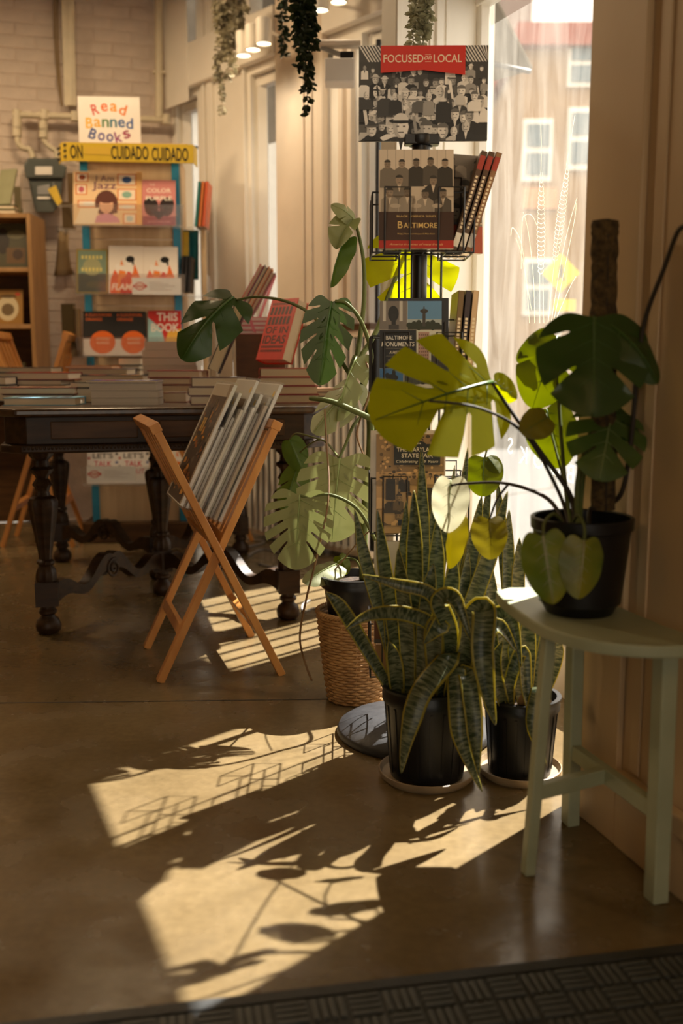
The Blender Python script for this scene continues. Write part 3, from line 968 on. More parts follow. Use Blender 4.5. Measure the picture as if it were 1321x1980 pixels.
# sign
sg = thing('shelf_sign', 'printed sign FOCUSED on LOCAL over a black-and-white crowd photograph', 'sign', RK + Vector((0.0, -0.012, 1.392)), rz=R(-1.0))
sw, sh = 0.287, 0.203
q = MB(); q.box((0.002, 0, sh / 2), (sw, 0.004, sh)); q.build('board', 'white_paper', sg)
pr = Print(1.0e-5)
pr.rect(-sw / 2, 0, sw / 2, sh, grey(.06))
for k in range(46):
    x = -sw / 2 + k * 0.0068
    pr.poly([(min(max(x, -sw/2), sw/2), sh), (min(max(x + .0034, -sw/2), sw/2), sh), (min(max(x + .0034 + .022, -sw/2), sw/2), sh - .034), (min(max(x + .022, -sw/2), sw/2), sh - .034)], grey(.75))
GR = [grey(a) for a in (.012, .025, .05, .12, .35, .62, .75, .82, .9, .02)]
SK = [grey(a) for a in (.75, .82, .65, .88, .14, .4, .8)]
pr.rect(-sw / 2, 0, sw / 2, sh - .034, grey(.05))
pr.people(-sw / 2, 0, sw / 2, sh - .028, 6, 13, GR, 5, SK, 0.95)
pr.people(-sw / 2, 0, sw / 2, sh * .55, 2, 8, GR, 9, SK, 2.2)
rw = 0.187; rx = -0.144 + 0.049
pr.poly([(rx, sh - .002), (rx + rw, sh - .002), (rx + rw, sh - .064), (rx + rw * .5, sh - .053), (rx, sh - .059)], lin(205, 40, 22))
pr.text('FOCUSED', rx + 0.050, sh - .029, 0.0165, CRM, width=.088, bold=.004)
pr.text('on', rx + 0.1045, sh - .028, 0.0075, CRM, shear=.35)
pr.rect(rx + .098, sh - .0215, rx + .111, sh - .0208, CRM); pr.rect(rx + .098, sh - .0362, rx + .111, sh - .0355, CRM)
pr.text('LOCAL', rx + 0.148, sh - .029, 0.0165, CRM, width=.062, bold=.004)
MS = Matrix.Translation((0.002, -0.0021, 0)) @ Matrix.Rotation(R(90), 4, 'X')
pr.build('sign_print', sg, MS)

WR = 0.0021
def pocket(c, yaw, w, d, h, step=0.055):
    """one wire pocket: c is the bottom middle against the pole side"""
    M = Matrix.Translation(c) @ Matrix.Rotation(yaw, 4, 'Z')
    q = MB()
    def L(pts, closed=False, r=WR):
        q.tube([M @ Vector(p) for p in pts], r, 6, closed)
    x, y = w / 2, -d
    L([(-x, 0, 0), (-x, y, 0), (x, y, 0), (x, 0, 0)], True)
    L([(-x, 0, 0), (-x, 0, h + .03), (x, 0, h + .03), (x, 0, 0)])
    L([(-x, 0, h), (-x, y, h), (-x + step, y, h), (-x + step, y, 0)])
    L([(x, 0, h), (x, y, h), (x - step, y, h), (x - step, y, 0)])
    L([(-x, y, 0), (-x, y, h)]); L([(x, y, 0), (x, y, h)])
    L([(0, 0, 0), (0, y, 0)])
    L([(0, 0, h * .5), (0, 0.05, h * .5)]); L([(-x, 0, h * .5), (x, 0, h * .5)])
    return q.build('wire_pocket', 'black_metal', rk, world=True)
TIERS = [1.142, 0.832, 0.512, 0.17]
for z in TIERS:
    for k in (0, 1, 3):
        yaw = k * math.pi / 2
        off = Vector((math.sin(yaw) * 0.05, -math.cos(yaw) * 0.05, 0))
        pocket(RK + off + Vector((0, 0, z)), yaw, 0.172, 0.062, 0.135 if k == 0 else 0.128)
for sx, sy in ((-.036, -.045), (.045, -.045), (.03, .045), (-.045, .045), (-.022, -.05)):
    q = MB(); q.tube([(sx, sy, 0.16), (sx, sy, 1.28)], 0.0026, 6)
    q.build('frame_wire', 'black_metal', rk)

SEP = [tuple(c * s for c in (1.0, .82, .62)) for s in (.035, .09, .19, .32, .5, .68, .8)]
def d_balt(p, w, h):
    p.rect(-w/2, -h/2, w/2, h/2, tuple(c * .6 for c in (1, .82, .62)))
    p.rect(-w/2, h*.3, w/2, h/2, tuple(c * .68 for c in (1, .84, .66)))
    for k in range(9):
        p.rect(-w/2 + k * w/9, h*.3, -w/2 + k*w/9 + .001, h/2, SEP[3])
    rnd = random.Random(3)
    sk = [tuple(c * s for c in (.9, .66, .46)) for s in (.2, .3, .25, .38)]
    for (y, n, s, cols) in ((.36, 5, .017, SEP[:3]), (.19, 2, .019, SEP[:3]), (.06, 4, .019, SEP[1:4])):
        for k in range(n):
            cx = -w/2 + w * (k + .6) / (n + .2); cy = h * y + rnd.uniform(-.004, .004)
            p.poly([(max(-w/2, cx - s), cy - s * 3), (min(w/2, cx + s), cy - s * 3), (min(w/2, cx + s * .95), cy - s * .8), (cx + s * .4, cy - s * .4), (cx - s * .4, cy - s * .4), (max(-w/2, cx - s * .95), cy - s * .8)], rnd.choice(cols))
            if n < 5:
                p.poly([(cx - s * .22, cy - s * .5), (cx + s * .22, cy - s * .5), (cx, cy - s * 1.4)], SEP[5])
            p.ell(cx, cy, s * .42, s * .58, rnd.choice(sk), 12)
            p.ell(cx, cy + s * .25, s * .43, s * .36, SEP[0], 8, 0, math.pi)
            for e in (-1, 1):
                p.rect(cx + e * s * .17 - .0011, cy + .0002, cx + e * s * .17 + .0011, cy + .0011, SEP[0])
            p.rect(cx - .002, cy - s * .3, cx + .002, cy - s * .25, SEP[0])
    for k in range(3):
        cx = -w * .28 + k * w * .28
        p.ell(cx, -h * .07, .012, .005, SEP[4], 10)
    p.rect(-w/2, -h/2, w/2, -h*.13, lin(58, 30, 14))
    p.rect(-w/2, -h/2, w/2, -h*.42, lin(178, 36, 18))
    gold = lin(232, 196, 120)
    p.text('BLACK AMERICA SERIES', 0, -h*.175, .0040, gold, width=w*.52)
    p.text('B', -w*.215, -h*.262, .0150, gold, bold=.006); p.text('ALTIMORE', w*.055, -h*.268, .0112, gold, width=w*.45, bold=.006)
    p.text('Philip J. Merrill and Uluaipou-O-Malo Aiono', 0, -h*.355, .0034, gold, width=w*.5)
    p.text('America in scenes of many friends', 0, -h*.462, .0058, lin(230, 190, 130), width=w*.72, shear=.45)
yb = RK.y - .05 - .050
standing('local history book BALTIMORE with sepia team photograph in top spinner pocket', .163, .215, .012, lin(70, 40, 22), Vector((RK.x - .017, yb, 1.146)), lean=R(8), hard=False, design=d_balt)
def d_team2(p, w, h):
    p.rect(-w/2, -h/2, w/2, h/2, SEP[2]); p.people(-w/2, -h*.2, w/2, h/2, 3, 4, SEP[:5], 31, SEP[2:5], 1.7)
    p.rect(-w/2, -h/2, w/2, -h*.22, lin(150, 60, 30))
standing('second sepia team-photo book half hidden behind leaning books on the spinner', .120, .215, .010, lin(60, 40, 25), Vector((RK.x + .080, RK.y - .035, 1.145)), lean=R(3), yaw=R(20), hard=False, design=d_team2)
for k in range(3):
    lb = ['nearest', 'middle', 'farthest'][k]
    M = Matrix.Translation(RK + Vector((0.060 + .017 * k, -.02 + .008 * k, 1.146))) @ Matrix.Rotation(R(17), 4, 'Y') @ Matrix.Rotation(R(90), 4, 'Z') @ Matrix.Rotation(R(90), 4, 'X') @ Matrix.Translation((0, .110, 0))
    o = thing('book', 'brown paperback leaning out of the right top pocket, %s of three' % lb, 'book', M.translation, 0, 'leaning paperbacks on the spinner', M.to_euler())
    book_parts(o, .155, .220, .013, lin(88, 62, 34) if k < 2 else lin(150, 110, 70), hard=False)
    p = Print()
    [p.rect(-.06 + k * .0085, -.0025, -.0545 + k * .0085, .0025, CRM) for k in range(14)]
    p.rect(-.10, -.006, -.07, .006, WHT); p.rect(.07, -.006, .10, .006, lin(170, 60, 40))
    p.build('spine_print', o, Matrix.Translation((-.0776, 0, .0065)) @ Matrix.Rotation(R(-90), 4, 'Y') @ Matrix.Rotation(R(90), 4, 'Z'))

def d_mon(p, w, h):
    p.rect(-w/2, -h/2, w/2, h/2, lin(190, 180, 165))
    y1, y2 = h*.18, -h*.24
    # four photographs and the black title block
    p.rect(-w/2, y1 + .001, -w*.06, h/2, lin(120, 112, 105)); p.rect(-w*.45, y1 + .02, -w*.40, h/2, lin(195, 190, 180)); p.rect(-w*.18, y1 + .02, -w*.13, h/2, lin(195, 190, 180))
    p.ell(-w*.28, h*.36, .012, .018, lin(22, 24, 24)); p.rect(-w*.31, y1 + .001, -w*.24, h*.36, lin(30, 30, 30)); p.rect(-w*.36, y1 + .001, -w*.19, y1 + .012, lin(60, 56, 54))
    p.rect(-w*.05, y1 + .001, w/2, h/2, lin(95, 140, 180)); p.rect(-w*.05, y1 + .001, w/2, h*.30, lin(165, 175, 175)); p.rect(-w*.05, y1 + .001, w/2, h*.235, lin(40, 44, 22))
    for k in range(7):
        p.ell(-w*.02 + k * w*.075, h*.235, .007, .006 + .003 * (k % 3), lin(38, 46, 24))
    p.rect(w*.19, h*.22, w*.24, h*.38, lin(60, 55, 48)); p.ell(w*.215, h*.39, .009, .005, lin(50, 46, 40)); p.rect(w*.205, h*.39, w*.225, h*.44, lin(70, 66, 55))
    p.rect(w*.10, y2 + .001, w/2, y1 - .001, lin(205, 205, 190)); p.rect(w*.12, y2 + .001, w*.30, y1 - .004, lin(176, 140, 125))
    for i in range(5):
        for j in range(9):
            p.rect(w*.13 + i * w*.033, y2 + .012 + j * .0075, w*.13 + i*w*.033 + .0022, y2 + .016 + j * .0075, lin(110, 80, 70))
    p.poly([(w*.33, y2 + .001), (w/2, y2 + .001), (w/2, h*.05), (w*.33, -h*.02)], lin(50, 44, 40)); p.rect(w*.36, -h*.1, w*.42, -h*.03, lin(200, 195, 180))
    p.rect(-w/2, -h/2, -w*.12, y2 - .001, lin(58, 110, 165)); p.ell(-w*.30, -h*.345, .014, .008, lin(20, 24, 30)); p.rect(-w*.36, -h*.42, -w*.34, -h*.35, lin(20, 24, 30)); p.rect(-w*.26, -h*.42, -w*.24, -h*.35, lin(20, 24, 30)); p.ell(-w*.27, -h*.295, .004, .009, lin(20, 24, 30)); p.ell(-w*.375, -h*.32, .005, .006, lin(20, 24, 30))
    p.rect(-w*.44, -h/2, -w*.16, -h*.42, lin(215, 210, 200))
    p.rect(-w*.10, -h/2, w/2, y2 - .001, lin(70, 74, 70)); p.ell(w*.2, -h*.46, .03, .009, lin(200, 200, 195), 12, 0, math.pi); p.rect(w*.17, -h*.42, w*.22, -h*.28, lin(30, 32, 32))
    for k in range(6):
        p.rect(-w*.08 + k * w*.1, -h*.42, -w*.075 + k * w*.1, y2 - .004, lin(38, 36, 30))
    p.rect(-w/2, y2, w*.09, y1, lin(16, 18, 22))
    p.text('BALTIMORE', -w*.19, h*.095, .0088, WHT, width=w*.42, bold=.005)
    p.text('MONUMENTS', -w*.205, h*.025, .0098, WHT, width=w*.53, bold=.005, shear=.12)
    p.rect(-w*.40, -h*.022, -w*.01, -h*.0195, lin(150, 140, 120)); p.rect(-w*.40, -h*.108, -w*.01, -h*.1055, lin(150, 140, 120))
    p.text('A HISTORY', -w*.205, -h*.065, .0068, CRM, width=w*.28, shear=.25)
    p.text('THOMAS COTTER', -w*.205, -h*.16, .0048, CRM, width=w*.32)
standing('paperback BALTIMORE MONUMENTS with a mosaic of monument photographs on the spinner', .138, .201, .010, lin(30, 34, 40), Vector((RK.x - .026, yb, .836)), lean=R(7), hard=False, design=d_mon)
standing('white-edged paperback right behind BALTIMORE MONUMENTS on the spinner', .136, .208, .012, lin(40, 40, 44), Vector((RK.x - .008, yb + .018, .836)), lean=R(6), hard=False)
for k, (c_, lb) in enumerate(((lin(120, 95, 50), 'tan ribbed paperback'), (lin(52, 36, 34), 'dark plum paperback'), (lin(210, 180, 140), 'cream paperback'))):
    M = Matrix.Translation(RK + Vector((0.064 + .016 * k, -.02, .836))) @ Matrix.Rotation(R(4), 4, 'Y') @ Matrix.Rotation(R(90), 4, 'Z') @ Matrix.Rotation(R(90), 4, 'X') @ Matrix.Translation((0, .112, 0))
    o = thing('book', lb + ' standing edge-on in the right middle pocket of the spinner', 'book', M.translation, 0, None, M.to_euler())
    book_parts(o, .15, .224, .013, c_, hard=False)
    p = Print(); [p.rect(-.055 + k * .0085, -.003, -.0495 + k * .0085, .003, CRM) for k in range(13)]; p.rect(-.10, -.005, -.075, .005, WHT)
    p.build('spine_print', o, Matrix.Translation((-.0752, 0, .0065)) @ Matrix.Rotation(R(-90), 4, 'Y') @ Matrix.Rotation(R(90), 4, 'Z'))
def d_fair(p, w, h):
    a = [tuple(c * s for c in (1.0, .60, .24)) for s in (.025, .05, .14, .3, .55, .75)]
    p.rect(-w/2, -h/2, w/2, h/2, a[4]); p.rect(-w/2, h*.12, w/2, h/2, a[3])
    rnd = random.Random(8)
    for k in range(150):
        x, y = rnd.uniform(-w/2 + .006, w/2 - .006), rnd.uniform(h*.02, h*.48)
        p.ell(x, y, rnd.uniform(.0018, .0055), rnd.uniform(.0018, .0045), rnd.choice(a), 7)
    p.people(-w/2, -h*.42, w/2, h*.14, 3, 8, a, 4, a[2:], 1.1)
    p.rect(-w*.36, -h*.16, -w*.22, h*.05, a[0]); p.rect(-w*.05, -h/2, w*.14, -h*.12, a[5]); p.rect(w*.22, -h*.3, w*.34, -h*.04, a[1])
    p.rect(-w*.18, -h*.42, w*.12, -h*.36, BLK); [p.rect(-w*.12 + k * w*.03, -h*.40, -w*.10 + k * w*.03, -h*.385, CRM) for k in range(6)]
    p.rect(-w*.24, h*.19, w*.44, h*.40, lin(24, 22, 18)); p.ell(w*.10, h*.395, w*.13, .009, lin(24, 22, 18), 12, 0, math.pi)
    [p.rect(w*.04 + k * w*.02, h*.40, w*.052 + k * w*.02, h*.412, CRM) for k in range(6)]
    p.text('THE MARYLAND', w*.10, h*.345, .0092, CRM, width=w*.60, bold=.004); p.text('STATE FAIR', w*.10, h*.285, .0092, CRM, width=w*.46, bold=.004); p.text('Celebrating 125 Years', w*.10, h*.222, .0078, CRM, width=w*.62, shear=.3)
standing('sepia paperback THE MARYLAND STATE FAIR in the third spinner tier', .154, .225, .011, lin(90, 52, 20), Vector((RK.x - .024, yb, .516)), lean=R(6), hard=False, design=d_fair)
for k in range(3):
    standing('white-topped paperback behind THE MARYLAND STATE FAIR, %s of three' % ['first', 'second', 'third'][k], .15, .232, .009, lin(215, 205, 190), Vector((RK.x - .040 + .012 * k, yb + .015 + .011 * k, .516)), lean=R(5), yaw=R(-6), hard=False, pages='white_paper', group='copies behind the state fair book')
def d_low(p, w, h):
    p.rect(-w/2, -h/2, w/2, h/2, lin(225, 215, 200)); p.rect(-w/2, -h*.5, w/2, h*.02, lin(110, 62, 26)); p.rect(-w/2, -h*.02, w/2, h*.03, lin(50, 30, 16))
    p.people(-w/2, -h*.5, w/2, -h*.1, 2, 6, SEP[1:5], 12, SEP[3:], 1.2)
standing('white book in the lowest spinner pocket beside the wicker basket', .15, .235, .02, lin(225, 215, 200), Vector((RK.x - .030, yb - .004, .262)), lean=R(3), hard=False, pages='white_paper', design=d_low)
q = MB(); q.box((-.03, -.088, .216), (.14, .05, .08)); q.build('riser_block', 'case_wood', rk)

# ------------------------------------------------------------------ library table
TZ = 0.76
TC = Vector((-0.735, 3.97, 0)); TROT = math.atan2(.232, .972)
tb = thing('library_table', 'dark carved oak library table with turned legs and wavy stretchers', 'table', TC, TROT)
def chamfer(hx, hy, c):
    return [(-hx + c, -hy), (hx - c, -hy), (hx, -hy + c), (hx, hy - c), (hx - c, hy), (-hx + c, hy), (-hx, hy - c), (-hx, -hy + c)]
q = MB(); q.prism(chamfer(.545, .785, .07), TZ - .026, TZ); q.build('table_top', 'oak_top', tb, bevel=0.008)
q = MB(); q.prism(chamfer(.515, .755, .07), TZ - .115, TZ - .0265); q.build('apron', 'dark_oak', tb, bevel=0.003)
q = MB(); q.prism(chamfer(.53, .77, .07), TZ - .142, TZ - .1155); q.build('lower_moulding', 'dark_oak', tb, bevel=0.006)
q = MB()
for x0, x1 in ((-.37, -.10), (-.03, .38)):
    q.box(((x0 + x1) / 2, -.757, TZ - .07), (x1 - x0, .008, .055))
q.build('apron_panel', 'brown_wood', tb, bevel=0.003)
q = MB()
for k in range(76):
    q.ball((-.45 + k * .012, -.771, TZ - .125), (.0045, .004, .006), 6)
q.build('bead_row', 'dark_oak', tb, kind='stuff')
LEGP = [(0, 0), (.028, 0), (.040, .012), (.042, .030), (.036, .048), (.024, .058), (.022, .064), (.030, .072), (.030, .080), (.024, .086), (.024, .100), (.0, .100)]
UPP = [(0, .178), (.034, .178), (.036, .19), (.034, .21), (.028, .225), (.022, .232), (.030, .240), (.030, .248), (.022, .255), (.024, .275), (.033, .33), (.043, .39), (.049, .43), (.050, .447), (.044, .46), (.026, .468), (.022, .482), (.026, .495), (.034, .505), (.028, .515), (.020, .525), (.024, .535), (.038, .548), (.040, .556), (.026, .565), (.024, .585), (.040, .60), (.045, .62), (.0, .62)]
def leg_mesh():
    m = MB(); m.lathe(LEGP, n=20); m.box((0, 0, .139), (.074, .074, .082)); m.lathe(UPP, n=40, flute=.10, nf=10)
    return m
LX, LY = .41, .63
legs = [(-LX, -LY), (LX, -LY), (-LX, LY), (LX, LY), (0, -.15), (0, .15)]
l0 = leg_mesh().build('leg', 'dark_oak', tb, smooth=True)
for i, (x, y) in enumerate(legs):
    o = l0 if i == 0 else l0.copy()
    if i:
        COL.objects.link(o)
    o.parent = tb; o.location = (x, y, 0)
def stretcher(a, b):
    a, b = Vector((*a, 0)), Vector((*b, 0))
    d = (b - a).normalized(); s = Vector((-d.y, d.x, 0))
    q = MB(); N = 30; L = (b - a).length
    vs, fs = [], []
    for i in range(N + 1):
        t = i / N
        z = .132 + .055 * math.exp(-((t - .5) / .16) ** 2) + .016 * math.sin(t * math.pi * 6) * (1 if t < .5 else -1)
        hh = .024 + .008 * math.cos(t * math.pi * 4)
        p = a.lerp(b, .04 + .92 * t)
        for (u, w_) in ((-1, -1), (1, -1), (1, 1), (-1, 1)):
            vs.append(p + s * (u * .021) + Vector((0, 0, z + w_ * hh)))
    for i in range(N):
        for k in range(4):
            fs.append((i * 4 + k, i * 4 + (k + 1) % 4, i * 4 + 4 + (k + 1) % 4, i * 4 + 4 + k))
    q.add(vs, fs + [(3, 2, 1, 0), tuple(N * 4 + k for k in range(4))])
    o = q.build('stretcher', 'dark_oak', tb, smooth=True)
    q = MB(); m_ = a.lerp(b, .5)
    for sgn in (-1, 1):
        pts = []
        for k in range(26):
            an = k / 25 * 3.6 * math.pi
            r = .036 * (1 - k / 32)
            pts.append(m_ + s * (sgn * .022) + d * (r * math.cos(an + 1.2)) + Vector((0, 0, .168 + r * math.sin(an + 1.2))))
        q.tube(pts, .005, 6)
    q.build('scroll', 'dark_oak', o, smooth=True)
stretcher(legs[0], legs[4]); stretcher(legs[1], legs[4]); stretcher(legs[2], legs[5]); stretcher(legs[3], legs[5]); stretcher(legs[4], legs[5])

# ------------------------------------------------------------------ folding print racks
def folding_rack(name, label, loc, rz, s=1.0):
    t = thing(name, label, 'print rack', loc, rz)
    hw, H, hl = .172, .725, .215
    def P(side, z, y):
        # side -1: frame leaning left at the top, +1 leaning right
        x = side * hw * (z - .365) / .36
        return Vector((x, y, z))
    for side, inset in ((-1, 0.0), (1, .036)):
        fr = MB()
        y1 = hl - inset
        up = Vector((math.cos(math.atan2(.36, hw)) * side * -1, 0, .4))
        nrm = (P(side, 1, 0) - P(side, 0, 0)).normalized().cross(Vector((0, 1, 0)))
        for y in (-y1, y1):
            b = MB(); b.bar(P(side, 0.0, y), P(side, H - .01, y), .030, .022, nrm)
            b.build('stile', 'honey_wood', t, bevel=.002)
        for z, w_ in ((H, .034), (.14, .028), (.405, .024)):
            b = MB(); b.bar(P(side, z, -y1 - (.016 if z == H else -.014)), P(side, z, y1 + (.016 if z == H else -.014)), w_ if z != H else .026, .020 if z != H else .030, nrm)
            b.build('rail', 'honey_wood', t, bevel=.002)
        for k in range(4):
            y = -y1 + (k + 1) * 2 * y1 / 5
            b = MB(); b.bar(P(side, .40, y), P(side, H - .02, y), .032, .009, nrm)
            b.build('slat', 'honey_wood', t, bevel=.0015)
    for y in (-hl + .018, hl - .018):
        b = MB(); b.tube([(0, y - .03, .365), (0, y + .03, .365)], .005, 8); b.build('pivot_bolt', 'grey_metal', t)
    t.scale = s if isinstance(s, tuple) else (s, s, s)
    return t
PR_LOC, PR_ROT = Vector((-.405, 2.965, 0)), R(17)
folding_rack('print_rack', 'honey-coloured wooden folding X rack holding sleeved art prints', PR_LOC, PR_ROT)
folding_rack('print_rack', 'tall empty wooden folding X rack standing beyond the table by the bookcase', Vector((-1.52, 5.02, 0)), R(6), (1.0, .9, 1.42))
folding_rack('print_rack', 'small wooden folding X rack behind the table legs by the display tower', Vector((-.62, 4.93, 0)), R(-25), .66)

# art prints in plastic sleeves leaning on the rack
MR = Matrix.Translation(PR_LOC) @ Matrix.Rotation(PR_ROT, 4, 'Z')
upv = Vector((.172, 0, .36)).normalized(); nv = Vector((-upv.z, 0, upv.x))
def d_cafe(p, w, h):
    # a plain evening street scene in ochre and brown blocks
    p.rect(-w/2, -h/2, w/2, h/2, lin(196, 186, 168)); p.rect(-w*.44, -h*.5, w*.44, h*.40, lin(62, 44, 24))
    rnd = random.Random(2)
    for k in range(110):
        x, y = rnd.uniform(-w*.42, w*.36), rnd.uniform(-h*.46, h*.34)
        a, b = rnd.uniform(.008, .04), rnd.uniform(.006, .03)
        c = rnd.choice([lin(190, 130, 40), lin(140, 84, 30), lin(58, 46, 30), lin(100, 84, 54), lin(206, 150, 60), lin(40, 32, 24), lin(96, 84, 70)])
        p.poly([(x, y), (min(x + a, w*.44), y + b * .3), (min(x + a * .8, w*.44), min(y + b, h*.4)), (x - a * .1, min(y + b * .8, h*.4))], c)
    p.rect(-w*.30, h*.05, -w*.05, h*.30, lin(48, 40, 34)); p.rect(-w*.26, h*.08, -w*.18, h*.2, lin(190, 150, 60)); p.rect(-w*.15, h*.08, -w*.08, h*.2, lin(180, 140, 60))
def d_plain(c1, c2):
    def f(p, w, h):
        p.rect(-w/2, -h/2, w/2, h/2, lin(205, 200, 190)); p.rect(-w*.4, -h*.42, w*.4, h*.36, c1); p.rect(-w*.3, h*.05, w*.1, h*.3, c2)
        p.ell(w*.42, h*.43, .010, .010, lin(225, 185, 60))
    return f
spec = [(.300, .385, .0105, 'ochre street scene', d_cafe, 0.0), (.27, .250, .009, 'short blank-backed', None, .01), (.27, .262, .0085, 'short grey-edged', None, .0), (.29, .372, .0095, 'lilac', d_plain(lin(150, 150, 175), lin(95, 70, 105)), .03), (.27, .30, .009, 'plain kraft-backed', None, .02),
        (.28, .33, .009, 'white-backed with dark edge', None, .0), (.29, .425, .0095, 'tall tan', d_plain(lin(150, 125, 95), lin(120, 98, 72)), .02), (.27, .335, .009, 'cream-edged', None, .03), (.28, .35, .009, 'brown-edged', None, .0), (.29, .395, .0105, 'pale blue', d_plain(lin(190, 205, 215), lin(215, 222, 225)), .03),
        (.27, .34, .009, 'thin white', None, .02), (.28, .37, .0095, 'thin grey', None, .0), (.29, .40, .009, 'white dotted', d_plain(lin(205, 208, 210), lin(185, 190, 195)), .04), (.30, .445, .0105, 'tallest white', d_plain(lin(205, 200, 190), lin(160, 160, 170)), .03)]
off = .017 + sum(s[2] + .0004 for s in spec)
basez = .425
for i, (w, h, th, lb, dz, dy) in enumerate(spec):
    off -= th + .0004
    c = Vector((upv.x * 0, 0, .365)) + upv * (.075) + nv * (off + th)
    # local print frame: x across (rack length), y up the lean, z out of the face
    ex = Vector((0, -1, 0)); ey = upv; ez = nv
    ex = ey.cross(ez)
    A = Matrix((ex, ey, ez)).transposed().to_4x4()
    A.translation = c + upv * (h / 2) + Vector((0, dy - .02, 0))
    Mw = MR @ A
    o = thing('art_print', '%s art print, %s sleeve from the front of the rack' % (lb, ['first', 'second', 'third', 'fourth', 'fifth', 'sixth', 'seventh', 'eighth', 'ninth', 'tenth', 'eleventh', 'twelfth', 'thirteenth', 'fourteenth'][i]), 'art print', Mw.translation, 0, 'art prints in the folding rack', Mw.to_euler())
    q = MB(); q.box((0, 0, -th / 2), (w - .006, h - .012, th - .0016)); q.build('backing_board', mat(['board_white', 'board_cream', 'board_grey', 'board_brown'][i % 4 if dz is None else 0], [(.82, .79, .73), (.76, .69, .57), (.70, .67, .63), (.58, .48, .38)][i % 4 if dz is None else 0], .7), o)
    if dz:
        p = Print(); dz(p, w - .014, h - .018); p.build('picture', o, Matrix.Translation((0, 0, -.0008)))
    q = MB(); q.box((0, 0, -th / 2), (w, h, th)); q.build('sleeve', 'sleeve_plastic', o)

# ------------------------------------------------------------------ sage stool with three legs
SZ = .462
stl = thing('plant_stool', 'sage green three-legged half-round wooden stool against the wall', 'stool', (.44, 1.70, 0))
ol = [(.300, 1.895), (.303, 1.83), (.322, 1.70), (.345, 1.62), (.39, 1.555), (.45, 1.520), (.52, 1.512), (.572, 1.525), (.585, 1.55)]
back = [(.548, 1.63), (.50, 1.79), (.468, 1.895), (.43, 1.925), (.33, 1.925)]
ol2 = [tuple(p.xy) for p in smooth_path([Vector((*p, 0)) for p in ol], 4)] + back
q = MB(); q.prism(ol2[::1], SZ - .022, SZ); q.build('seat_top', 'sage_paint', stl, world=True, bevel=.004)
feet = {'a': (G(1021, 1690), (.355, 1.655)), 'b': (Vector((.452, 1.855, 0)), (.445, 1.84)), 'c': (Vector((.533, 1.572, 0)), (.530, 1.575))}
for k, (f, tp) in feet.items():
    f = Vector((f.x, f.y, 0)); tp = Vector((tp[0], tp[1], SZ - .023))
    lw = {'a': (.021, .021), 'b': (.026, .030), 'c': (.030, .032)}[k]
    q = MB(); q.bar(f, tp, lw[0], lw[1], Vector((-.29, .957, 0))); q.build('leg', 'sage_paint', stl, world=True, bevel=.003)
def along(k, z):
    f, tp = feet[k]; f = Vector((f.x, f.y, 0)); tp = Vector((tp[0], tp[1], SZ)); return f.lerp(tp, z / SZ)
a, b_ = along('b', .155), along('c', .155)
q = MB(); q.bar(a, b_, .018, .030); q.build('long_rail', 'sage_paint', stl, world=True, bevel=.002)
m_ = a.lerp(b_, .42)
q = MB(); q.bar(along('a', .155), m_, .018, .028); q.build('cross_rail', 'sage_paint', stl, world=True, bevel=.002)

# ------------------------------------------------------------------ rubber door mat
mA, mB = G(130, 1976), G(1321, 1836)
md = Vector((mB.x - mA.x, mB.y - mA.y, 0)).normalized(); mn = Vector((md.y, -md.x, 0))
mt = thing('door_mat', 'black rubber door mat with basket-weave tread bars', 'mat', Vector((mA.x, mA.y, 0)), math.atan2(md.y, md.x))
q = MB(); q.box((.36, -.42, .004), (1.24, .84, .008)); q.build('mat_base', 'rubber', mt, bevel=.003)
q = MB()
for (cx_, cy_, sx, sy) in ((.36, -.012, 1.24, .022), (.36, -.828, 1.24, .022)):
    q.box((cx_, cy_, .0095), (sx, sy, .003))
for x in (-.248, .968):
    q.box((x, -.42, .0095), (.022, .794, .003))
q.build('raised_rim', 'rubber', mt, bevel=.001)
pb = MB(); pb.box((0, 0, .0105), (.0075, .044, .006)); p0 = pb.build('tread_bar', 'rubber_bar', mt, bevel=.001)
cnt = 0
cell = .052
bars = []
for j in range(5):
    for i in range(24):
        cx_, cy_ = -.215 + i * cell, -.054 - j * cell
        wp = Vector((mA.x, mA.y, 0)) + md * cx_ + Vector((-md.y, md.x, 0)) * cy_
        d = wp - Vector((0, 0, CAMZ))
        fz = d.y * math.cos(PITCH) - d.z * math.sin(PITCH)
        px = 660 + d.x / fz * FPX; py = 990 - (d.y * math.sin(PITCH) + d.z * math.cos(PITCH)) / fz * FPX
        if -40 < px < 1360 and py < 2010:
            for k in range(4):
                o_ = (k - 1.5) * .0125
                bars.append((py, (cx_ + o_, cy_, 0) if (i + j) % 2 else (cx_, cy_ + o_, R(90))))
bars.sort(key=lambda b: b[0])
for k, (_, (x, y, r)) in enumerate(bars[:296]):
    o = p0 if k == 0 else p0.copy()
    if k:
        COL.objects.link(o)
    o.parent = mt; o.location = (x, y, 0); o.rotation_euler = (0, 0, r)
q = MB()
for (_, (x, y, r)) in bars[296:]:
    q.box((x, y, .0105), (.0075, .044, .006), r)
for j in range(5, 15):
    for i in range(24):
        for k in range(4):
            o_ = (k - 1.5) * .0125; cx_, cy_ = -.215 + i * cell, -.054 - j * cell
            if (i + j) % 2:
                q.box((cx_ + o_, cy_, .0105), (.0075, .044, .006))
            else:
                q.box((cx_, cy_ + o_, .0105), (.0075, .044, .006), R(90))
q.build('tread_field', 'rubber_bar', mt, kind='stuff')

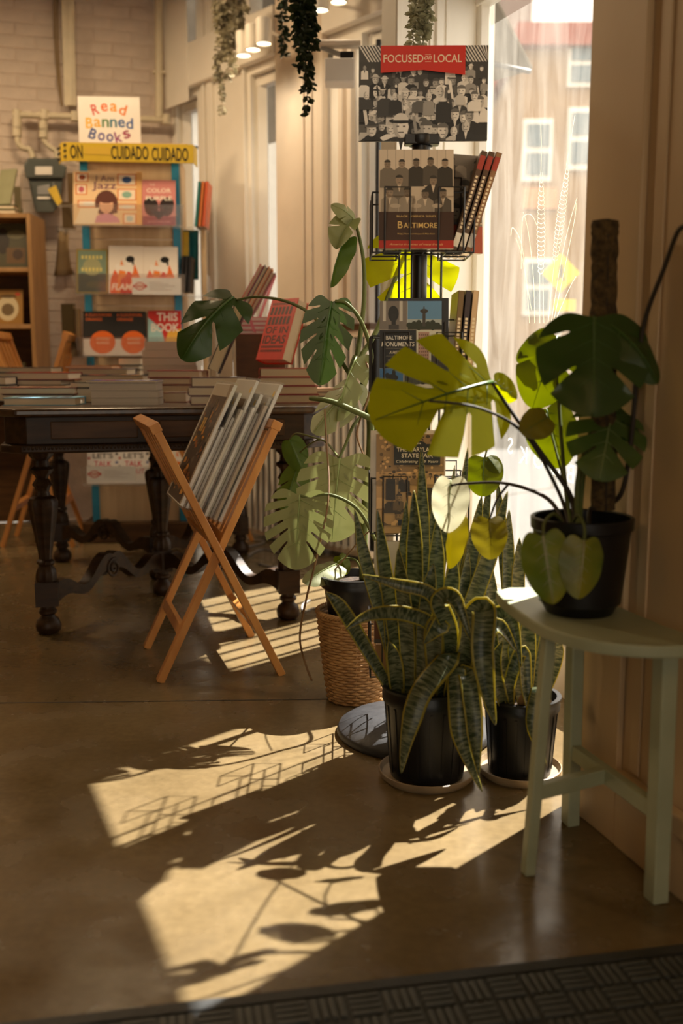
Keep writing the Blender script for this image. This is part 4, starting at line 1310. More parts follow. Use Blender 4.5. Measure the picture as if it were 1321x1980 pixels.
# ------------------------------------------------------------------ stacks on the library table
_prev = {}
def stack(key, x, y, z0, rows, rz=0.0):
    """rows bottom to top: (label, w, h, t, cover, facing, options); facing 'fore','tail','spine','left'"""
    z = z0
    for r in rows:
        lb, w, h, t, cv, face = r[:6]
        kw = dict(r[6]) if len(r) > 6 else {}
        dx, dy = kw.pop('dx', 0), kw.pop('dy', 0)
        rot = {'fore': R(-90), 'tail': 0.0, 'spine': R(90), 'left': 0.0}[face] + rz + kw.pop('turn', random.uniform(-.03, .03))
        book(lb, w, h, t, cv, (x + dx, y + dy, z), rot, **kw)
        z += t + .0004
    return z
def X(px, Y):
    return W(px, 740, Y).x
def bands(c1, c2, c3=None):
    def f(p, w, h):
        p.rect(-w/2, -h/2, w/2, h/2, c1); p.rect(-w*.42, h*.1, w*.42, h*.38, c2); p.rect(-w*.3, -h*.38, w*.3, -h*.15, c3 or c2)
        p.rect(-w*.35, h*.2, w*.35, h*.24, c1); p.rect(-w*.25, -h*.02, w*.25, h*.03, c2)
    return f
PB = dict(hard=False)
# front left pair
stack('a', X(86, 3.42), 3.42, TZ, [
    ('cream-paged hardcover with a sky blue jacket, lowest in the front left pile', .165, .242, .026, lin(110, 165, 190), 'fore', dict(design=bands(lin(120, 172, 196), lin(60, 70, 90)))),
    ], R(2))
stack('a2', X(85, 3.64), 3.64, TZ, [
    ('thick brown book under the rust-red one behind the blue-jacketed book', .165, .25, .030, lin(70, 50, 40), 'fore', {}),
    ('rust-red hardcover right behind the blue-jacketed book', .17, .262, .024, lin(122, 62, 44), 'fore', dict(design=bands(lin(128, 66, 48), lin(170, 130, 100), lin(190, 150, 120))))], R(1))
# second row left
stack('b', X(80, 3.90), 3.90, TZ, [
    ('dark green thick book at the bottom of the back left pile', .17, .27, .034, lin(44, 46, 36), 'fore', {}),
    ('pale paperback under the grey flecked one in the back left pile', .16, .24, .022, lin(120, 104, 84), 'fore', PB),
    ('grey flecked hardcover below the crimson one in the back left pile', .16, .235, .020, lin(104, 100, 92), 'fore', dict(dx=-.012, design=bands(lin(110, 106, 98), lin(160, 150, 130)))),
    ('crimson hardcover on top of the back left pile', .165, .245, .028, lin(150, 40, 34), 'fore', dict(dx=.014, design=bands(lin(168, 44, 38), lin(210, 120, 50))))], R(-2))
stack('b2', X(50, 4.42), 4.42, TZ, [
    ('black volume under the slate book at the far left of the table', .18, .26, .05, lin(26, 24, 24), 'fore', {}),
    ('brown middle volume at the far left of the table', .18, .26, .05, lin(60, 48, 40), 'fore', {}),
    ('slate grey mottled book topping the far left pile', .18, .28, .022, lin(86, 84, 80), 'fore', dict(design=bands(lin(90, 88, 82), lin(150, 140, 120))))])
stack('b3', X(2, 3.75), 3.75, TZ, [
    ('dark navy book at the left edge of the table', .12, .09, .06, lin(34, 34, 40), 'fore', {}),
    ('black book on the navy one at the left table edge', .12, .08, .03, lin(50, 48, 56), 'fore', {})])
# middle back
stack('c', X(222, 4.05), 4.05, TZ, [
    ('thick charcoal book at the bottom of the tall middle pile', .17, .25, .036, lin(40, 38, 36), 'fore', {}),
    ('olive brown book second in the tall middle pile', .17, .255, .022, lin(74, 66, 44), 'fore', {}),
    ('cream hardcover with a coloured square pattern on top of the tall middle pile', .175, .262, .034, lin(60, 56, 50), 'fore', dict(design=bands(lin(46, 46, 46), lin(196, 150, 90), lin(190, 96, 50))))], R(1))
stack('c2', X(200, 4.42), 4.42, TZ, [
    ('dark block-like book under the lilac-topped one', .17, .25, .05, lin(40, 36, 34), 'fore', {}),
    ('brown book in the middle of the pile behind the patterned hardcover', .17, .25, .04, lin(80, 58, 40), 'fore', {}),
    ('grey lilac book behind the patterned hardcover', .17, .255, .026, lin(120, 116, 130), 'fore', dict(design=bands(lin(126, 120, 134), lin(180, 170, 160)))),
    ('orange jacketed book topping the pile in front of the tower', .17, .21, .012, lin(196, 112, 40), 'fore', dict(dx=-.05, dy=.03))])
stack('c3', X(250, 4.62), 4.62, TZ, [
    ('brown book on the table just before the display tower', .16, .14, .06, lin(90, 70, 50), 'fore', {}),
    ('tan book third from the top in front of the orange-circle covers', .16, .14, .05, lin(120, 96, 66), 'fore', {}),
    ('dark green thin book in front of the orange-circle covers', .16, .14, .02, lin(40, 44, 30), 'fore', {}),
    ('small black-covered book topping the pile before the orange-circle covers', .15, .105, .034, lin(34, 30, 28), 'fore', dict(dx=.02))])
# front middle
stack('d', X(247, 3.44), 3.44, TZ, [
    ('thick pale paperback, lowest of the three front middle ones', .15, .222, .024, lin(170, 158, 140), 'fore', dict(hard=False, pages='page_grey')),
    ('thick pale paperback, second of the three front middle ones', .15, .222, .024, lin(160, 150, 134), 'fore', dict(hard=False, pages='page_grey')),
    ('thick pale paperback, third up of the front middle ones', .15, .222, .026, lin(170, 158, 140), 'fore', dict(hard=False, pages='page_grey', dx=-.004)),
    ('blue and purple magazine lying on the front middle paperbacks', .16, .232, .007, lin(60, 56, 130), 'fore', dict(hard=False, dx=-.006, design=bands(lin(66, 62, 140), lin(190, 190, 205), lin(150, 50, 70))))], R(2))
stack('d2', X(205, 3.68), 3.68, TZ, [
    ('cream-paged brown book behind the front middle paperbacks', .16, .225, .052, lin(96, 74, 54), 'fore', {}),
    ('dark olive flecked book topping the pile behind the magazine', .16, .225, .020, lin(84, 78, 60), 'fore', dict(design=bands(lin(88, 82, 66), lin(140, 126, 96))))], R(-2))
# right of middle
stack('e', X(335, 4.25), 4.25, TZ, [
    ('pale paperback at the bottom of the tall cream pile', .155, .225, .032, lin(190, 176, 150), 'fore', dict(hard=False, pages='page_grey')),
    ('pale paperback second in the tall cream pile', .155, .225, .032, lin(190, 176, 150), 'fore', dict(hard=False, pages='page_grey')),
    ('pale paperback third in the tall cream pile', .155, .225, .032, lin(190, 176, 150), 'fore', dict(hard=False, pages='page_grey')),
    ('pale paperback fourth in the tall cream pile', .155, .225, .032, lin(190, 176, 150), 'fore', dict(hard=False, pages='page_grey')),
    ('pale paperback fifth in the tall cream pile', .155, .225, .032, lin(190, 176, 150), 'fore', dict(hard=False, pages='page_grey')),
    ('pale paperback sixth up in the tall cream pile', .155, .225, .032, lin(190, 176, 150), 'fore', dict(hard=False, pages='page_grey')),
    ('pale paperback on top of the tall cream pile', .155, .225, .034, lin(205, 192, 168), 'fore', dict(hard=False, pages='page_grey', dx=.01))])
stack('e2', X(345, 3.92), 3.92, TZ, [
    ('red-cased thick book at the bottom under the rose-topped one', .15, .19, .058, lin(140, 36, 30), 'fore', {}),
    ('cream-paged hardcover second under the rose-topped one', .15, .19, .026, lin(128, 60, 44), 'fore', {}),
    ('red hardcover with a rose printed jacket beside the cream pile', .155, .205, .028, lin(168, 60, 56), 'fore', dict(design=bands(lin(188, 96, 96), lin(214, 150, 140), lin(170, 60, 66))))], R(-3))
stack('e3', X(343, 3.66), 3.66, TZ, [('small red-edged book lying below the rose-topped pile', .11, .085, .036, lin(150, 70, 50), 'fore', dict(design=bands(lin(130, 116, 100), lin(60, 60, 70))))])
# dark red set
zt = stack('f', X(422, 3.47), 3.47, TZ, [
    ('dark red bound volume, lowest of the set of three', .185, .14, .030, lin(92, 16, 18), 'left', dict(dx=.0)),
    ('dark red bound volume, middle of the set of three', .185, .14, .030, lin(92, 16, 18), 'left', dict(dx=-.006)),
    ('dark red bound volume with plum jacket, top of the set of three', .185, .14, .032, lin(92, 16, 18), 'left', dict(dx=.002, design=bands(lin(60, 40, 50), lin(90, 50, 60))))], R(8))
# black and purple book leaning on a clear easel on the red set
def lean_book(label, w, h, t, cover, foot, lean_x, yaw, **kw):
    """stands on its tail and leans towards +x by lean_x; front cover looks to -x, fore-edge to the camera"""
    M = Matrix.Translation(foot) @ Matrix.Rotation(yaw, 4, 'Z') @ Matrix.Rotation(lean_x, 4, 'Y') @ Matrix.Rotation(R(-90), 4, 'Z') @ Matrix.Rotation(R(90), 4, 'X') @ Matrix.Translation((0, h / 2, 0))
    o = thing('book', label, 'book', M.translation, 0, None, M.to_euler())
    book_parts(o, w, h, t, cover, **kw)
    return o
lean_book('black hardcover with purple back board leaning on the dark red volumes', .15, .235, .040, lin(24, 22, 22), Vector((X(425, 3.45), 3.45, zt + .012)), R(24), R(4))
o = bpy.data.objects[-1] if False else None
ea = thing('book_easel', 'clear acrylic easel behind the black leaning hardcover', 'easel', Vector((X(448, 3.46), 3.46, zt)))
q = MB(); a_ = Vector((X(452, 3.40), 3.40, zt + .001)); q.bar(a_, a_ + Vector((.0, .0, .16)), .022, .003, (1, 0, 0)); q.bar(a_, a_ + Vector((0, .10, 0)), .022, .003)
q.build('support', 'clear_acrylic', ea, world=True)
# wooden book crate with pink books
crx = X(503, 3.95)
cr = thing('book_box', 'plain brown wooden box carrying the pink books', 'box', (crx, 3.97, TZ), R(6))
q = MB()
for (c_, s_) in (((0, -.095, .125), (.19, .012, .25)), ((0, .095, .125), (.19, .012, .25)), ((-.089, 0, .125), (.012, .178, .25)), ((.089, 0, .125), (.012, .178, .25)), ((0, 0, .006), (.166, .178, .012)), ((0, 0, .244), (.166, .178, .012))):
    q.box(c_, s_)
q.build('box_panel', 'brown_wood', cr, bevel=.002, kind=None)
zp = stack('g', crx + .0, 3.96, TZ + .2505, [
    ('pink notebook at the bottom of the pink pile on the wooden box', .13, .19, .016, lin(205, 110, 120), 'fore', dict(pages='white_paper')),
    ('pink notebook second in the pink pile on the wooden box', .13, .19, .016, lin(214, 122, 130), 'fore', dict(pages='white_paper')),
    ('pink notebook third in the pink pile on the wooden box', .13, .19, .016, lin(205, 110, 120), 'fore', dict(pages='white_paper')),
    ('pink notebook with ribbon on top of the pink pile', .13, .19, .016, lin(222, 140, 140), 'fore', dict(pages='white_paper'))], R(4))
for k, (lb, cv, hh) in enumerate((('red hardcover, leftmost of the leaning fan on the pink books', lin(196, 40, 50), .215), ('navy hardcover in the leaning fan on the pink books', lin(40, 38, 80), .21), ('orange-backed hardcover in the leaning fan on the pink books', lin(214, 130, 40), .205), ('maroon hardcover, rightmost of the leaning fan on the pink books', lin(120, 26, 40), .185))):
    lean_book(lb, .14, hh, .016, cv, Vector((X(462, 3.98) + k * .0195, 3.97, zp + .006)), R(30), R(3))
ps = thing('book_easel', 'pink-tinted clear easel behind the leaning fan of books', 'easel', Vector((X(520, 3.98), 3.98, zp)))
q = MB(); b0 = Vector((X(503, 3.98), 3.98, zp + .001)); tp_ = Vector((X(534, 3.98), 3.98, zp + .165))
q.bar(b0, tp_, .10, .004, (1, 0, 0)); q.build('back_plate', 'pink_acrylic', ps, world=True)
q = MB(); q.bar(b0 + Vector((.03, 0, .0)), tp_ - Vector((.012, 0, .03)), .012, .003, (1, 0, 0)); q.build('prop', 'clear_acrylic', ps, world=True)
q = MB(); q.add([Vector((X(x, 3.86), 3.86, z)) for x, z in ((481, zp - .004), (487, zp - .004), (497, zp - .062), (491, zp - .058))], [(0, 1, 2, 3)]); 
rb = q.build('ribbon', mat('ribbon_pink', (.75, .25, .32), .5), ps, world=True)
def d_ideas(p, w, h):
    # only the two lowest large lines can be read; the others are blurred strokes
    ink = lin(70, 16, 10)
    yy = h * .44
    for tx, hh in ((0, .009), (1, .030), (1, .030), ('OF IN', .026), ('IDEAS', .032), (0, .008), (0, .008)):
        if isinstance(tx, str):
            p.text(tx, 0, yy - hh / 2, hh, ink, width=w * .84, bold=.012)
        else:
            n = 6 if tx else 12
            for k in range(n):
                x0 = -w * .42 + w * .84 * k / n
                p.poly([(x0, yy - hh), (x0 + w * .55 / n, yy - hh), (x0 + w * .62 / n, yy), (x0 + w * .08 / n, yy)], ink)
        yy -= hh + .007
# red pile on the right
zr = stack('h', X(556, 3.62), 3.62, TZ, [
    ('red hardcover, lowest in the pile of four at the right end', .20, .14, .030, lin(150, 28, 20), 'left', dict(dx=.010)),
    ('red hardcover, second in the pile of four at the right end', .20, .14, .030, lin(160, 30, 22), 'left', dict(dx=.006)),
    ('red hardcover, third in the pile of four at the right end', .20, .14, .030, lin(150, 28, 20), 'left', {}),
    ('red hardcover, top of the pile of four at the right end', .185, .14, .032, lin(190, 36, 22), 'left', dict(dx=-.004))], R(5))
o = lean_book('bright red thick hardcover with black spine lettering leaning on the red pile', .15, .228, .050, lin(214, 44, 22), Vector((X(540, 3.60), 3.60, zr + .012)), R(20), R(42), design=d_ideas)
stack('h2', X(622, 3.66), 3.66, TZ, [('thin brown book right of the red pile', .08, .13, .020, lin(120, 80, 50), 'fore', {}), ('thin grey book right of the red pile', .08, .13, .016, lin(96, 90, 84), 'fore', {}), ('thin tan book on top right of the red pile', .08, .13, .014, lin(150, 110, 80), 'fore', {})])

# ------------------------------------------------------------------ display tower with banned books
TW = Vector((-1.03, 5.02, 0)); TWR = R(4)
tw = thing('display_tower', 'maple slatwall book tower with blue metal uprights and clear shelves', 'display stand', TW, TWR)
hw_ = .232
S5 = lambda px: (W(px, 600, 5.0).x)
def ZT(py, Y=5.0):
    return W(270, py, Y).z
q = MB(); q.box((0, .16, .05), (.56, .42, .10)); q.build('plinth', 'brown_wood', tw, bevel=.005)
zz = .10
for k, (z0, z1) in enumerate(((.10, .42), (.425, .80), (.805, 1.18), (1.185, 1.50), (1.505, ZT(300)))):
    q = MB(); q.box((0, .03, (z0 + z1) / 2), (2 * hw_ - .06, .02, z1 - z0)); q.build('slat_panel_board', 'maple', tw, bevel=.001)
for s_ in (-1, 1):
    q = MB(); q.box((s_ * (hw_ - .012), .025, ZT(300) / 2 + .05), (.036, .034, ZT(300) - .1)); u_ = q.build('upright', 'blue_metal', tw, bevel=.002)
    for zz in (.5, .9, 1.3, 1.62):
        q = MB(); q.ball((s_ * (hw_ - .012), .006, zz), .005, 6); q.build('bolt', 'grey_metal', u_)
for s_ in (-1, 1):
    q = MB(); q.box((s_ * (hw_ + .004), .19, ZT(300) / 2 + .05), (.012, .29, ZT(300) - .1)); q.build('side_panel', 'maple', tw)
q = MB(); q.box((hw_ + .115, .10, ZT(390) / 2 + .03), (.018, .10, ZT(390) - .06)); q.build('side_post', 'maple', tw)
ztop = ZT(288)
q = MB(); q.box((-.01, .14, ztop + .012), (.60, .36, .024)); q.build('top_board', 'case_wood', tw, bevel=.003)
def acrylic(z, h, w=.52, dx=0.0):
    q = MB()
    q.box((dx, -.045, z), (w, .105, .004)); q.bar((dx - w / 2, -.098, z), (dx - w / 2 + .0001, -.098, z), .001, .001)
    q.add([(dx - w/2, -.096, z), (dx + w/2, -.096, z), (dx + w/2 + .008, -.118, z + h), (dx - w/2 - .008, -.118, z + h), (dx - w/2, -.093, z), (dx + w/2, -.093, z), (dx + w/2 + .008, -.115, z + h), (dx - w/2 - .008, -.115, z + h)], [(0, 1, 2, 3), (7, 6, 5, 4), (3, 2, 6, 7)])
    return q.build('clear_shelf', 'clear_acrylic', tw)
zs = [ZT(440), ZT(571), ZT(690), ZT(935)]
for z in zs:
    acrylic(z, .095)
for z in (zs[0], zs[1]):
    q = MB(); q.box((hw_ + .085, .06, z), (.11, .22, .004)); q.box((hw_ + .14, .06, z + .05), (.004, .22, .10)); q.build('side_shelf', 'clear_acrylic', tw)
# caution tape round the top
tpz = ztop + .0
ct = thing('caution_tape', 'yellow caution tape reading CUIDADO stretched round the tower top', 'tape', TW + Vector((0, 0, ztop - .05)), TWR)
q = MB(); th_ = .086
pts = [(-.335, .02), (-.31, -.055), (-.27, -.075), (.315, -.062), (.325, .05)]
for (a, b_) in zip(pts, pts[1:]):
    d_ = Vector((b_[0] - a[0], b_[1] - a[1], 0)); n_ = Vector((-d_.y, d_.x, 0)).normalized() * .0015
    A_, B_ = Vector((*a, -.02)), Vector((*b_, -.02)); U = Vector((0, 0, th_))
    q.add([A_ - n_, B_ - n_, B_ + n_, A_ + n_, A_ - n_ + U, B_ - n_ + U, B_ + n_ + U, A_ + n_ + U], [(3, 2, 1, 0), (4, 5, 6, 7), (0, 1, 5, 4), (2, 3, 7, 6), (1, 2, 6, 5), (3, 0, 4, 7)])
q.build('tape_band', 'tape_yellow', ct)
p = Print()
p.text('ON', -.235, 0, .062, BLK, width=.058, bold=.012); p.rect(-.195, -.012, -.075, .022, lin(214, 176, 60))
p.text('CUIDADO', .015, 0, .062, BLK, width=.175, bold=.012); p.text('CUIDADO', .205, -.004, .062, BLK, width=.172, bold=.012)
M = Matrix.Translation((0, -.0715, .023)) @ Matrix.Rotation(math.atan2(.013, .585), 4, 'Z') @ Matrix.Rotation(R(90), 4, 'X')
p.build('tape_lettering', ct, M)
q = MB()
for k in range(3):
    q.bar((-.334, -.02 + .0, -.008 + k * .026), (-.285, -.074, .004 + k * .026), .004, .010)
q.build('black_stripe', 'black_metal', ct)
# sign
rs = thing('tabletop_sign', 'white sign with rainbow letters Read Banned Books on the tower', 'sign', TW + Vector((-.11, .10, ztop + .025)), TWR)
q = MB(); q.box((0, 0, .122), (.30, .006, .244)); q.build('card', 'white_paper', rs)
q = MB(); q.box((0, .035, .004), (.30, .07, .006)); q.bar((0, .004, .15), (0, .068, .004), .06, .003, (0, 1, 0)); q.build('stand_foot', 'clear_acrylic', rs)
p = Print()
RB = {'Read': [lin(200, 60, 40), lin(222, 110, 50), lin(226, 150, 50), lin(220, 120, 40)], 'Banned': [lin(232, 180, 60), lin(222, 170, 60), lin(70, 120, 70), lin(40, 110, 130), lin(40, 90, 150), lin(46, 84, 150)], 'Books': [lin(40, 70, 140), lin(70, 70, 150), lin(60, 60, 140), lin(130, 50, 120), lin(150, 50, 90)]}
for word, y, stp, arc in (('Read', .195, .045, -.35), ('Banned', .120, .039, 0.0), ('Books', .052, .041, .35)):
    n = len(word)
    for i, ch in enumerate(word):
        u = i - (n - 1) / 2
        p.text(ch, u * stp, y + arc * (u * stp) ** 2 * 7, .050 if ch.isupper() or ch in 'dk' else .038, RB[word][i], width=.034, bold=.016, rot=arc * u * .28 * 2)
p.build('sign_lettering', rs, Matrix.Translation((0, -.0031, 0)) @ Matrix.Rotation(R(90), 4, 'X'))

def on_tower(label, px0, px1, py0, py1, shelf, cover, design, t=.014, dy=0.0, hard=True):
    w = (px1 - px0) / FPX * 5.0 * 1.01; h = (py1 - py0) / FPX * 5.02
    c = Vector((W((px0 + px1) / 2, 600, 4.95).x, TW.y - .052 + dy - (TW.x - W((px0 + px1) / 2, 600, 4.95).x) * math.tan(TWR) * 1.0, zs[shelf] + .003))
    return standing(label, w, h, t, cover, c, lean=R(11), yaw=TWR, hard=hard, design=design)
def d_jazz(p, w, h):
    p.rect(-w/2, -h/2, w/2, h/2, lin(238, 205, 160)); p.rect(w*.42, -h/2, w/2, h/2, lin(232, 178, 110))
    fr = lin(220, 130, 70)
    for (x0, y0, x1, y1, c) in ((-.47, .30, -.28, .47, lin(150, 70, 40)), (-.47, .06, -.30, .26, lin(196, 96, 110)), (.14, .24, .42, .46, lin(60, 90, 140)), (.14, -.04, .42, .18, lin(140, 180, 160)), (-.44, -.18, -.12, -.04, lin(235, 230, 220)), (.14, -.22, .42, -.10, lin(235, 230, 220)), (.22, -.48, .42, -.28, lin(190, 205, 205))):
        p.rect(w*x0, h*y0, w*x1, h*y1, fr); p.rect(w*(x0 + .02), h*(y0 + .02), w*(x1 - .02), h*(y1 - .02), lin(245, 225, 200)); p.ell(w*(x0 + x1)/2, h*(y0 + y1)/2, w*abs(x1 - x0)*.25, h*abs(y1 - y0)*.28, c)
    p.text('I Am', -.04*w, h*.37, h*.11, lin(130, 80, 100), width=w*.26); p.text('Jazz', -.05*w, h*.22, h*.18, lin(130, 80, 100), width=w*.36, bold=.01)
    hair = lin(96, 50, 40)
    p.ell(-.02*w, -.10*h, w*.17, h*.25, hair, 16); p.rect(-.18*w, -.28*h, .14*w, -.1*h, hair); p.ell(-.02*w, -.14*h, w*.105, h*.14, lin(236, 184, 150), 14); p.ell(-.02*w, -.03*h, w*.12, h*.07, hair, 10)
    p.rect(-.05*w, -.3*h, .01*w, -.22*h, lin(226, 170, 140)); p.ell(-.02*w, -.46*h, w*.2, h*.17, lin(214, 150, 170), 14, 0, math.pi)
    p.poly([(-.48*w, -.48*h), (-.2*w, -.48*h), (-.12*w, -.18*h), (-.4*w, -.2*h)], lin(245, 228, 200))
on_tower('pale orange picture book I Am Jazz on the upper clear shelf', 152, 276, 341, 441, 0, lin(232, 190, 130), d_jazz)
def d_purple(p, w, h):
    p.rect(-w/2, -h/2, w/2, h/2, lin(214, 136, 130)); p.rect(-w/2, -h/2, w/2, -h*.3, lin(150, 70, 80))
    for s_ in (-1, 1):
        p.ell(s_ * w*.22, -h*.10, w*.22, h*.2, lin(66, 26, 28), 14); p.ell(s_ * w*.26, -h*.02, w*.2, h*.14, lin(34, 16, 18), 12)
    p.poly([(-w*.3, -h*.18), (w*.3, -h*.18), (0, -h*.38)], lin(40, 20, 22))
    p.text('THE', -w*.2, h*.40, h*.045, lin(240, 220, 200)); p.text('COLOR', 0, h*.27, h*.095, lin(245, 225, 205), width=w*.74, bold=.02); p.text('PURPLE', 0, h*.10, h*.095, lin(245, 235, 215), width=w*.78, bold=.02)
    p.text('ALICE WALKER', 0, -h*.42, h*.045, lin(220, 160, 150), width=w*.7)
on_tower('pink paperback THE COLOR PURPLE on the upper clear shelf', 280, 341, 356, 441, 0, lin(190, 110, 110), d_purple, hard=False)
for k, (c_, lb) in enumerate(((lin(50, 120, 110), 'teal'), (lin(214, 120, 60), 'orange'), (lin(220, 100, 60), 'dark orange'))):
    M = Matrix.Translation(TW + Vector((hw_ + .085 + k * .018, .03, zs[0] + .004))) @ Matrix.Rotation(R(6), 4, 'Y') @ Matrix.Rotation(R(90), 4, 'Z') @ Matrix.Rotation(R(90), 4, 'X') @ Matrix.Translation((0, .105, 0))
    o = thing('book', '%s thin book standing edge-on at the tower side shelf' % lb, 'book', M.translation, 0, None, M.to_euler()); book_parts(o, .15, .21, .014, c_, hard=False)
def d_green(p, w, h):
    p.rect(-w/2, -h/2, w/2, h/2, lin(150, 130, 60)); p.rect(-w*.46, -h*.47, w*.46, h*.47, lin(120, 140, 120)); p.rect(-w*.46, -h*.47, w*.46, -h*.05, lin(50, 62, 60)); p.ell(0, h*.1, w*.3, h*.2, lin(160, 160, 120)); p.ell(w*.1, -h*.3, w*.3, h*.08, lin(80, 80, 60))
    [p.rect(-w*.35 + k * w*.12, h*(.28 if r else 0), -w*.28 + k * w*.12, h*(.36 if r else .08), lin(214, 200, 120)) for r in (0, 1) for k in range(6)]
on_tower('muted green and gold book left of the flame covers', 152, 208, 487, 570, 1, lin(120, 104, 40), d_green)
def d_flame(p, w, h):
    p.rect(-w/2, -h/2, w/2, h/2, lin(236, 226, 212))
    for k, (x, s_, c) in enumerate(((-.3, .5, lin(224, 90, 40)), (-.1, .72, lin(232, 130, 50)), (.1, .5, lin(206, 56, 32)), (.28, .62, lin(228, 110, 40)), (.0, .36, lin(196, 44, 30)))):
        p.poly([(w*(x - .17), -h/2), (w*(x + .17), -h/2), (w*(x + .12), -h*.15), (w*(x - .03), -h*.5 + h*s_), (w*(x - .15), -h*.2)], c)
    p.ell(w*.10, h*.13, w*.12, h*.10, lin(240, 232, 222), 12); p.ell(w*.12, h*.22, w*.13, h*.07, BLK, 10); p.ell(w*.20, h*.14, w*.03, h*.05, BLK, 8)
    p.poly([(-w*.25, 0), (w*.2, -h*.06), (w*.22, h*.02), (-w*.15, h*.1)], lin(240, 232, 222)); p.ell(-w*.25, h*.06, w*.07, h*.06, lin(240, 232, 222), 10)
    p.text('FLAMER', 0, -h*.36, h*.14, lin(245, 235, 225), width=w*.86, bold=.03, shear=.2)
on_tower('white book with an orange flame figure, left of the two FLAMER copies', 213, 276, 481, 571, 1, lin(225, 210, 195), d_flame)
on_tower('white book with an orange flame figure, right of the two FLAMER copies', 279, 342, 482, 571, 1, lin(225, 210, 195), d_flame)
def card(label, px0, px1, py0, py1, Y):
    c = W((px0 + px1) / 2, (py0 + py1) / 2, Y); w = (px1 - px0) / FPX * Y; h = (py1 - py0) / FPX * Y
    o = thing('info_card', label, 'card', c, TWR)
    q = MB(); q.box((0, 0, 0), (w, .002, h)); q.build('card_sheet', 'white_paper', o)
    p = Print(); r_ = lin(200, 80, 60)
    p.ell(-w*.34, 0, h*.32, h*.24, r_, 20); p.ell(-w*.34, 0, h*.26, h*.18, lin(236, 226, 212), 20); p.rect(-w*.34 - h*.42, -h*.08, -w*.34 + h*.42, h*.08, r_); [p.rect(-w*.34 - h*.3 + k * h*.1, -h*.04, -w*.34 - h*.24 + k * h*.1, h*.04, lin(236, 226, 212)) for k in range(6)]
    for k in range(5):
        p.rect(-w*.15, h*(.22 - k * .11), w*(.0 + .35 * ((k * 7) % 5) / 5 + .1), h*(.24 - k * .11), lin(180, 165, 150))
    p.build('card_print', o, Matrix.Translation((0, -.0012, 0)) @ Matrix.Rotation(R(90), 4, 'X'))
card('white shelf card with a red stamp in front of the FLAMER books', 257, 349, 538, 569, 4.885)
def d_clock(p, w, h):
    p.rect(-w/2, -h/2, w/2, h/2, lin(34, 32, 32)); p.rect(-w/2, -h/2, w/2, -h*.12, lin(225, 215, 205)); o_ = lin(226, 104, 30)
    p.ell(w*.1, -h*.2, w*.4, h*.26, o_, 24)
    p.text('A CLOCKWORK', -w*.02, h*.42, h*.065, o_, width=w*.84, bold=.02); p.text('ORANGE', -w*.17, h*.32, h*.065, o_, width=w*.52, bold=.02)
    p.text('ANTHONY', w*.12, -h*.12, h*.05, CRM, width=w*.44); p.text('BURGESS', w*.12, -h*.21, h*.05, CRM, width=w*.4)
on_tower('black book A CLOCKWORK ORANGE with an orange disc, left copy', 160, 219, 616, 700, 2, lin(30, 28, 28), d_clock)
on_tower('black book A CLOCKWORK ORANGE with an orange disc, right copy', 220, 277, 616, 700, 2, lin(30, 28, 28), d_clock)
def d_this(p, w, h):
    p.rect(-w/2, -h/2, w/2, h/2, lin(206, 50, 44)); p.poly([(-w/2, -h/2), (w*.1, -h/2), (-w*.1, h*.1), (-w/2, h*.35)], lin(160, 200, 200)); p.poly([(-w*.1, -h/2), (w/2, -h/2), (w/2, h*.1), (w*.1, h*.02)], lin(236, 180, 70))
    p.text('THIS', w*.08, h*.36, h*.19, lin(245, 235, 220), width=w*.62, bold=.02); p.text('BOOK', w*.02, h*.12, h*.19, lin(245, 235, 220), width=w*.84, bold=.02)
on_tower('red paperback THIS BOOK on the third shelf behind the cream pile', 284, 346, 614, 700, 2, lin(190, 50, 44), d_this, hard=False)
def d_lets(p, w, h):
    p.rect(-w/2, -h/2, w/2, h/2, lin(226, 220, 214)); 
    for k in range(7):
        p.ell(w*(-.42 + .14 * k), h*(.44 if k % 2 else .40), w*.05, h*.03, [lin(90, 100, 150), lin(90, 130, 110), lin(180, 80, 70)][k % 3], 8); p.ell(w*(.44 if k % 2 else -.44), h*(.3 - .1 * k), w*.05, h*.03, [lin(90, 100, 150), lin(70, 60, 60), lin(180, 80, 70)][k % 3], 8)
    p.text("LET'S", 0, h*.16, h*.13, lin(60, 54, 50), width=w*.64, bold=.015); p.text('TALK', 0, -h*.03, h*.13, lin(196, 50, 66), width=w*.56, bold=.015); p.text('ABOUT', 0, -h*.21, h*.12, lin(190, 60, 80), width=w*.7, bold=.015)
on_tower("white book LET'S TALK ABOUT IT, left copy on the low shelf", 158, 217, 852, 934, 3, lin(220, 214, 208), d_lets, hard=False)
on_tower("white book LET'S TALK ABOUT IT, right copy on the low shelf", 218, 277, 852, 934, 3, lin(220, 214, 208), d_lets, hard=False)
card("white shelf card with a red stamp in front of the LET'S TALK books", 168, 262, 901, 932, 4.885)
on_tower('white book with an orange flame seen below the table top', 312, 370, 846, 934, 3, lin(225, 210, 195), d_flame)
for k, (px0, px1, py0, py1, c_, lb) in enumerate(((125, 148, 395, 445, lin(90, 70, 40), 'brown'), (136, 152, 340, 400, lin(110, 84, 46), 'tan'), (124, 150, 590, 670, lin(66, 56, 34), 'olive'), (142, 160, 600, 690, lin(120, 104, 80), 'grey'))):
    c = W((px0 + px1) / 2, py1, 5.12)
    shz = c.z
    standing('%s book sticking out at the left side of the tower' % lb, (px1 - px0) / FPX * 5.1, (py1 - py0) / FPX * 5.1, .02, c_, c, yaw=R(-15))
for z in (W(100, 445, 5.12).z, W(100, 400, 5.12).z, W(100, 671, 5.12).z, W(100, 690, 5.12).z):
    q = MB(); q.box((-hw_ - .065, .12, z - .0035 - 0), (.13, .16, .004)); q.build('side_shelf', 'clear_acrylic', tw)
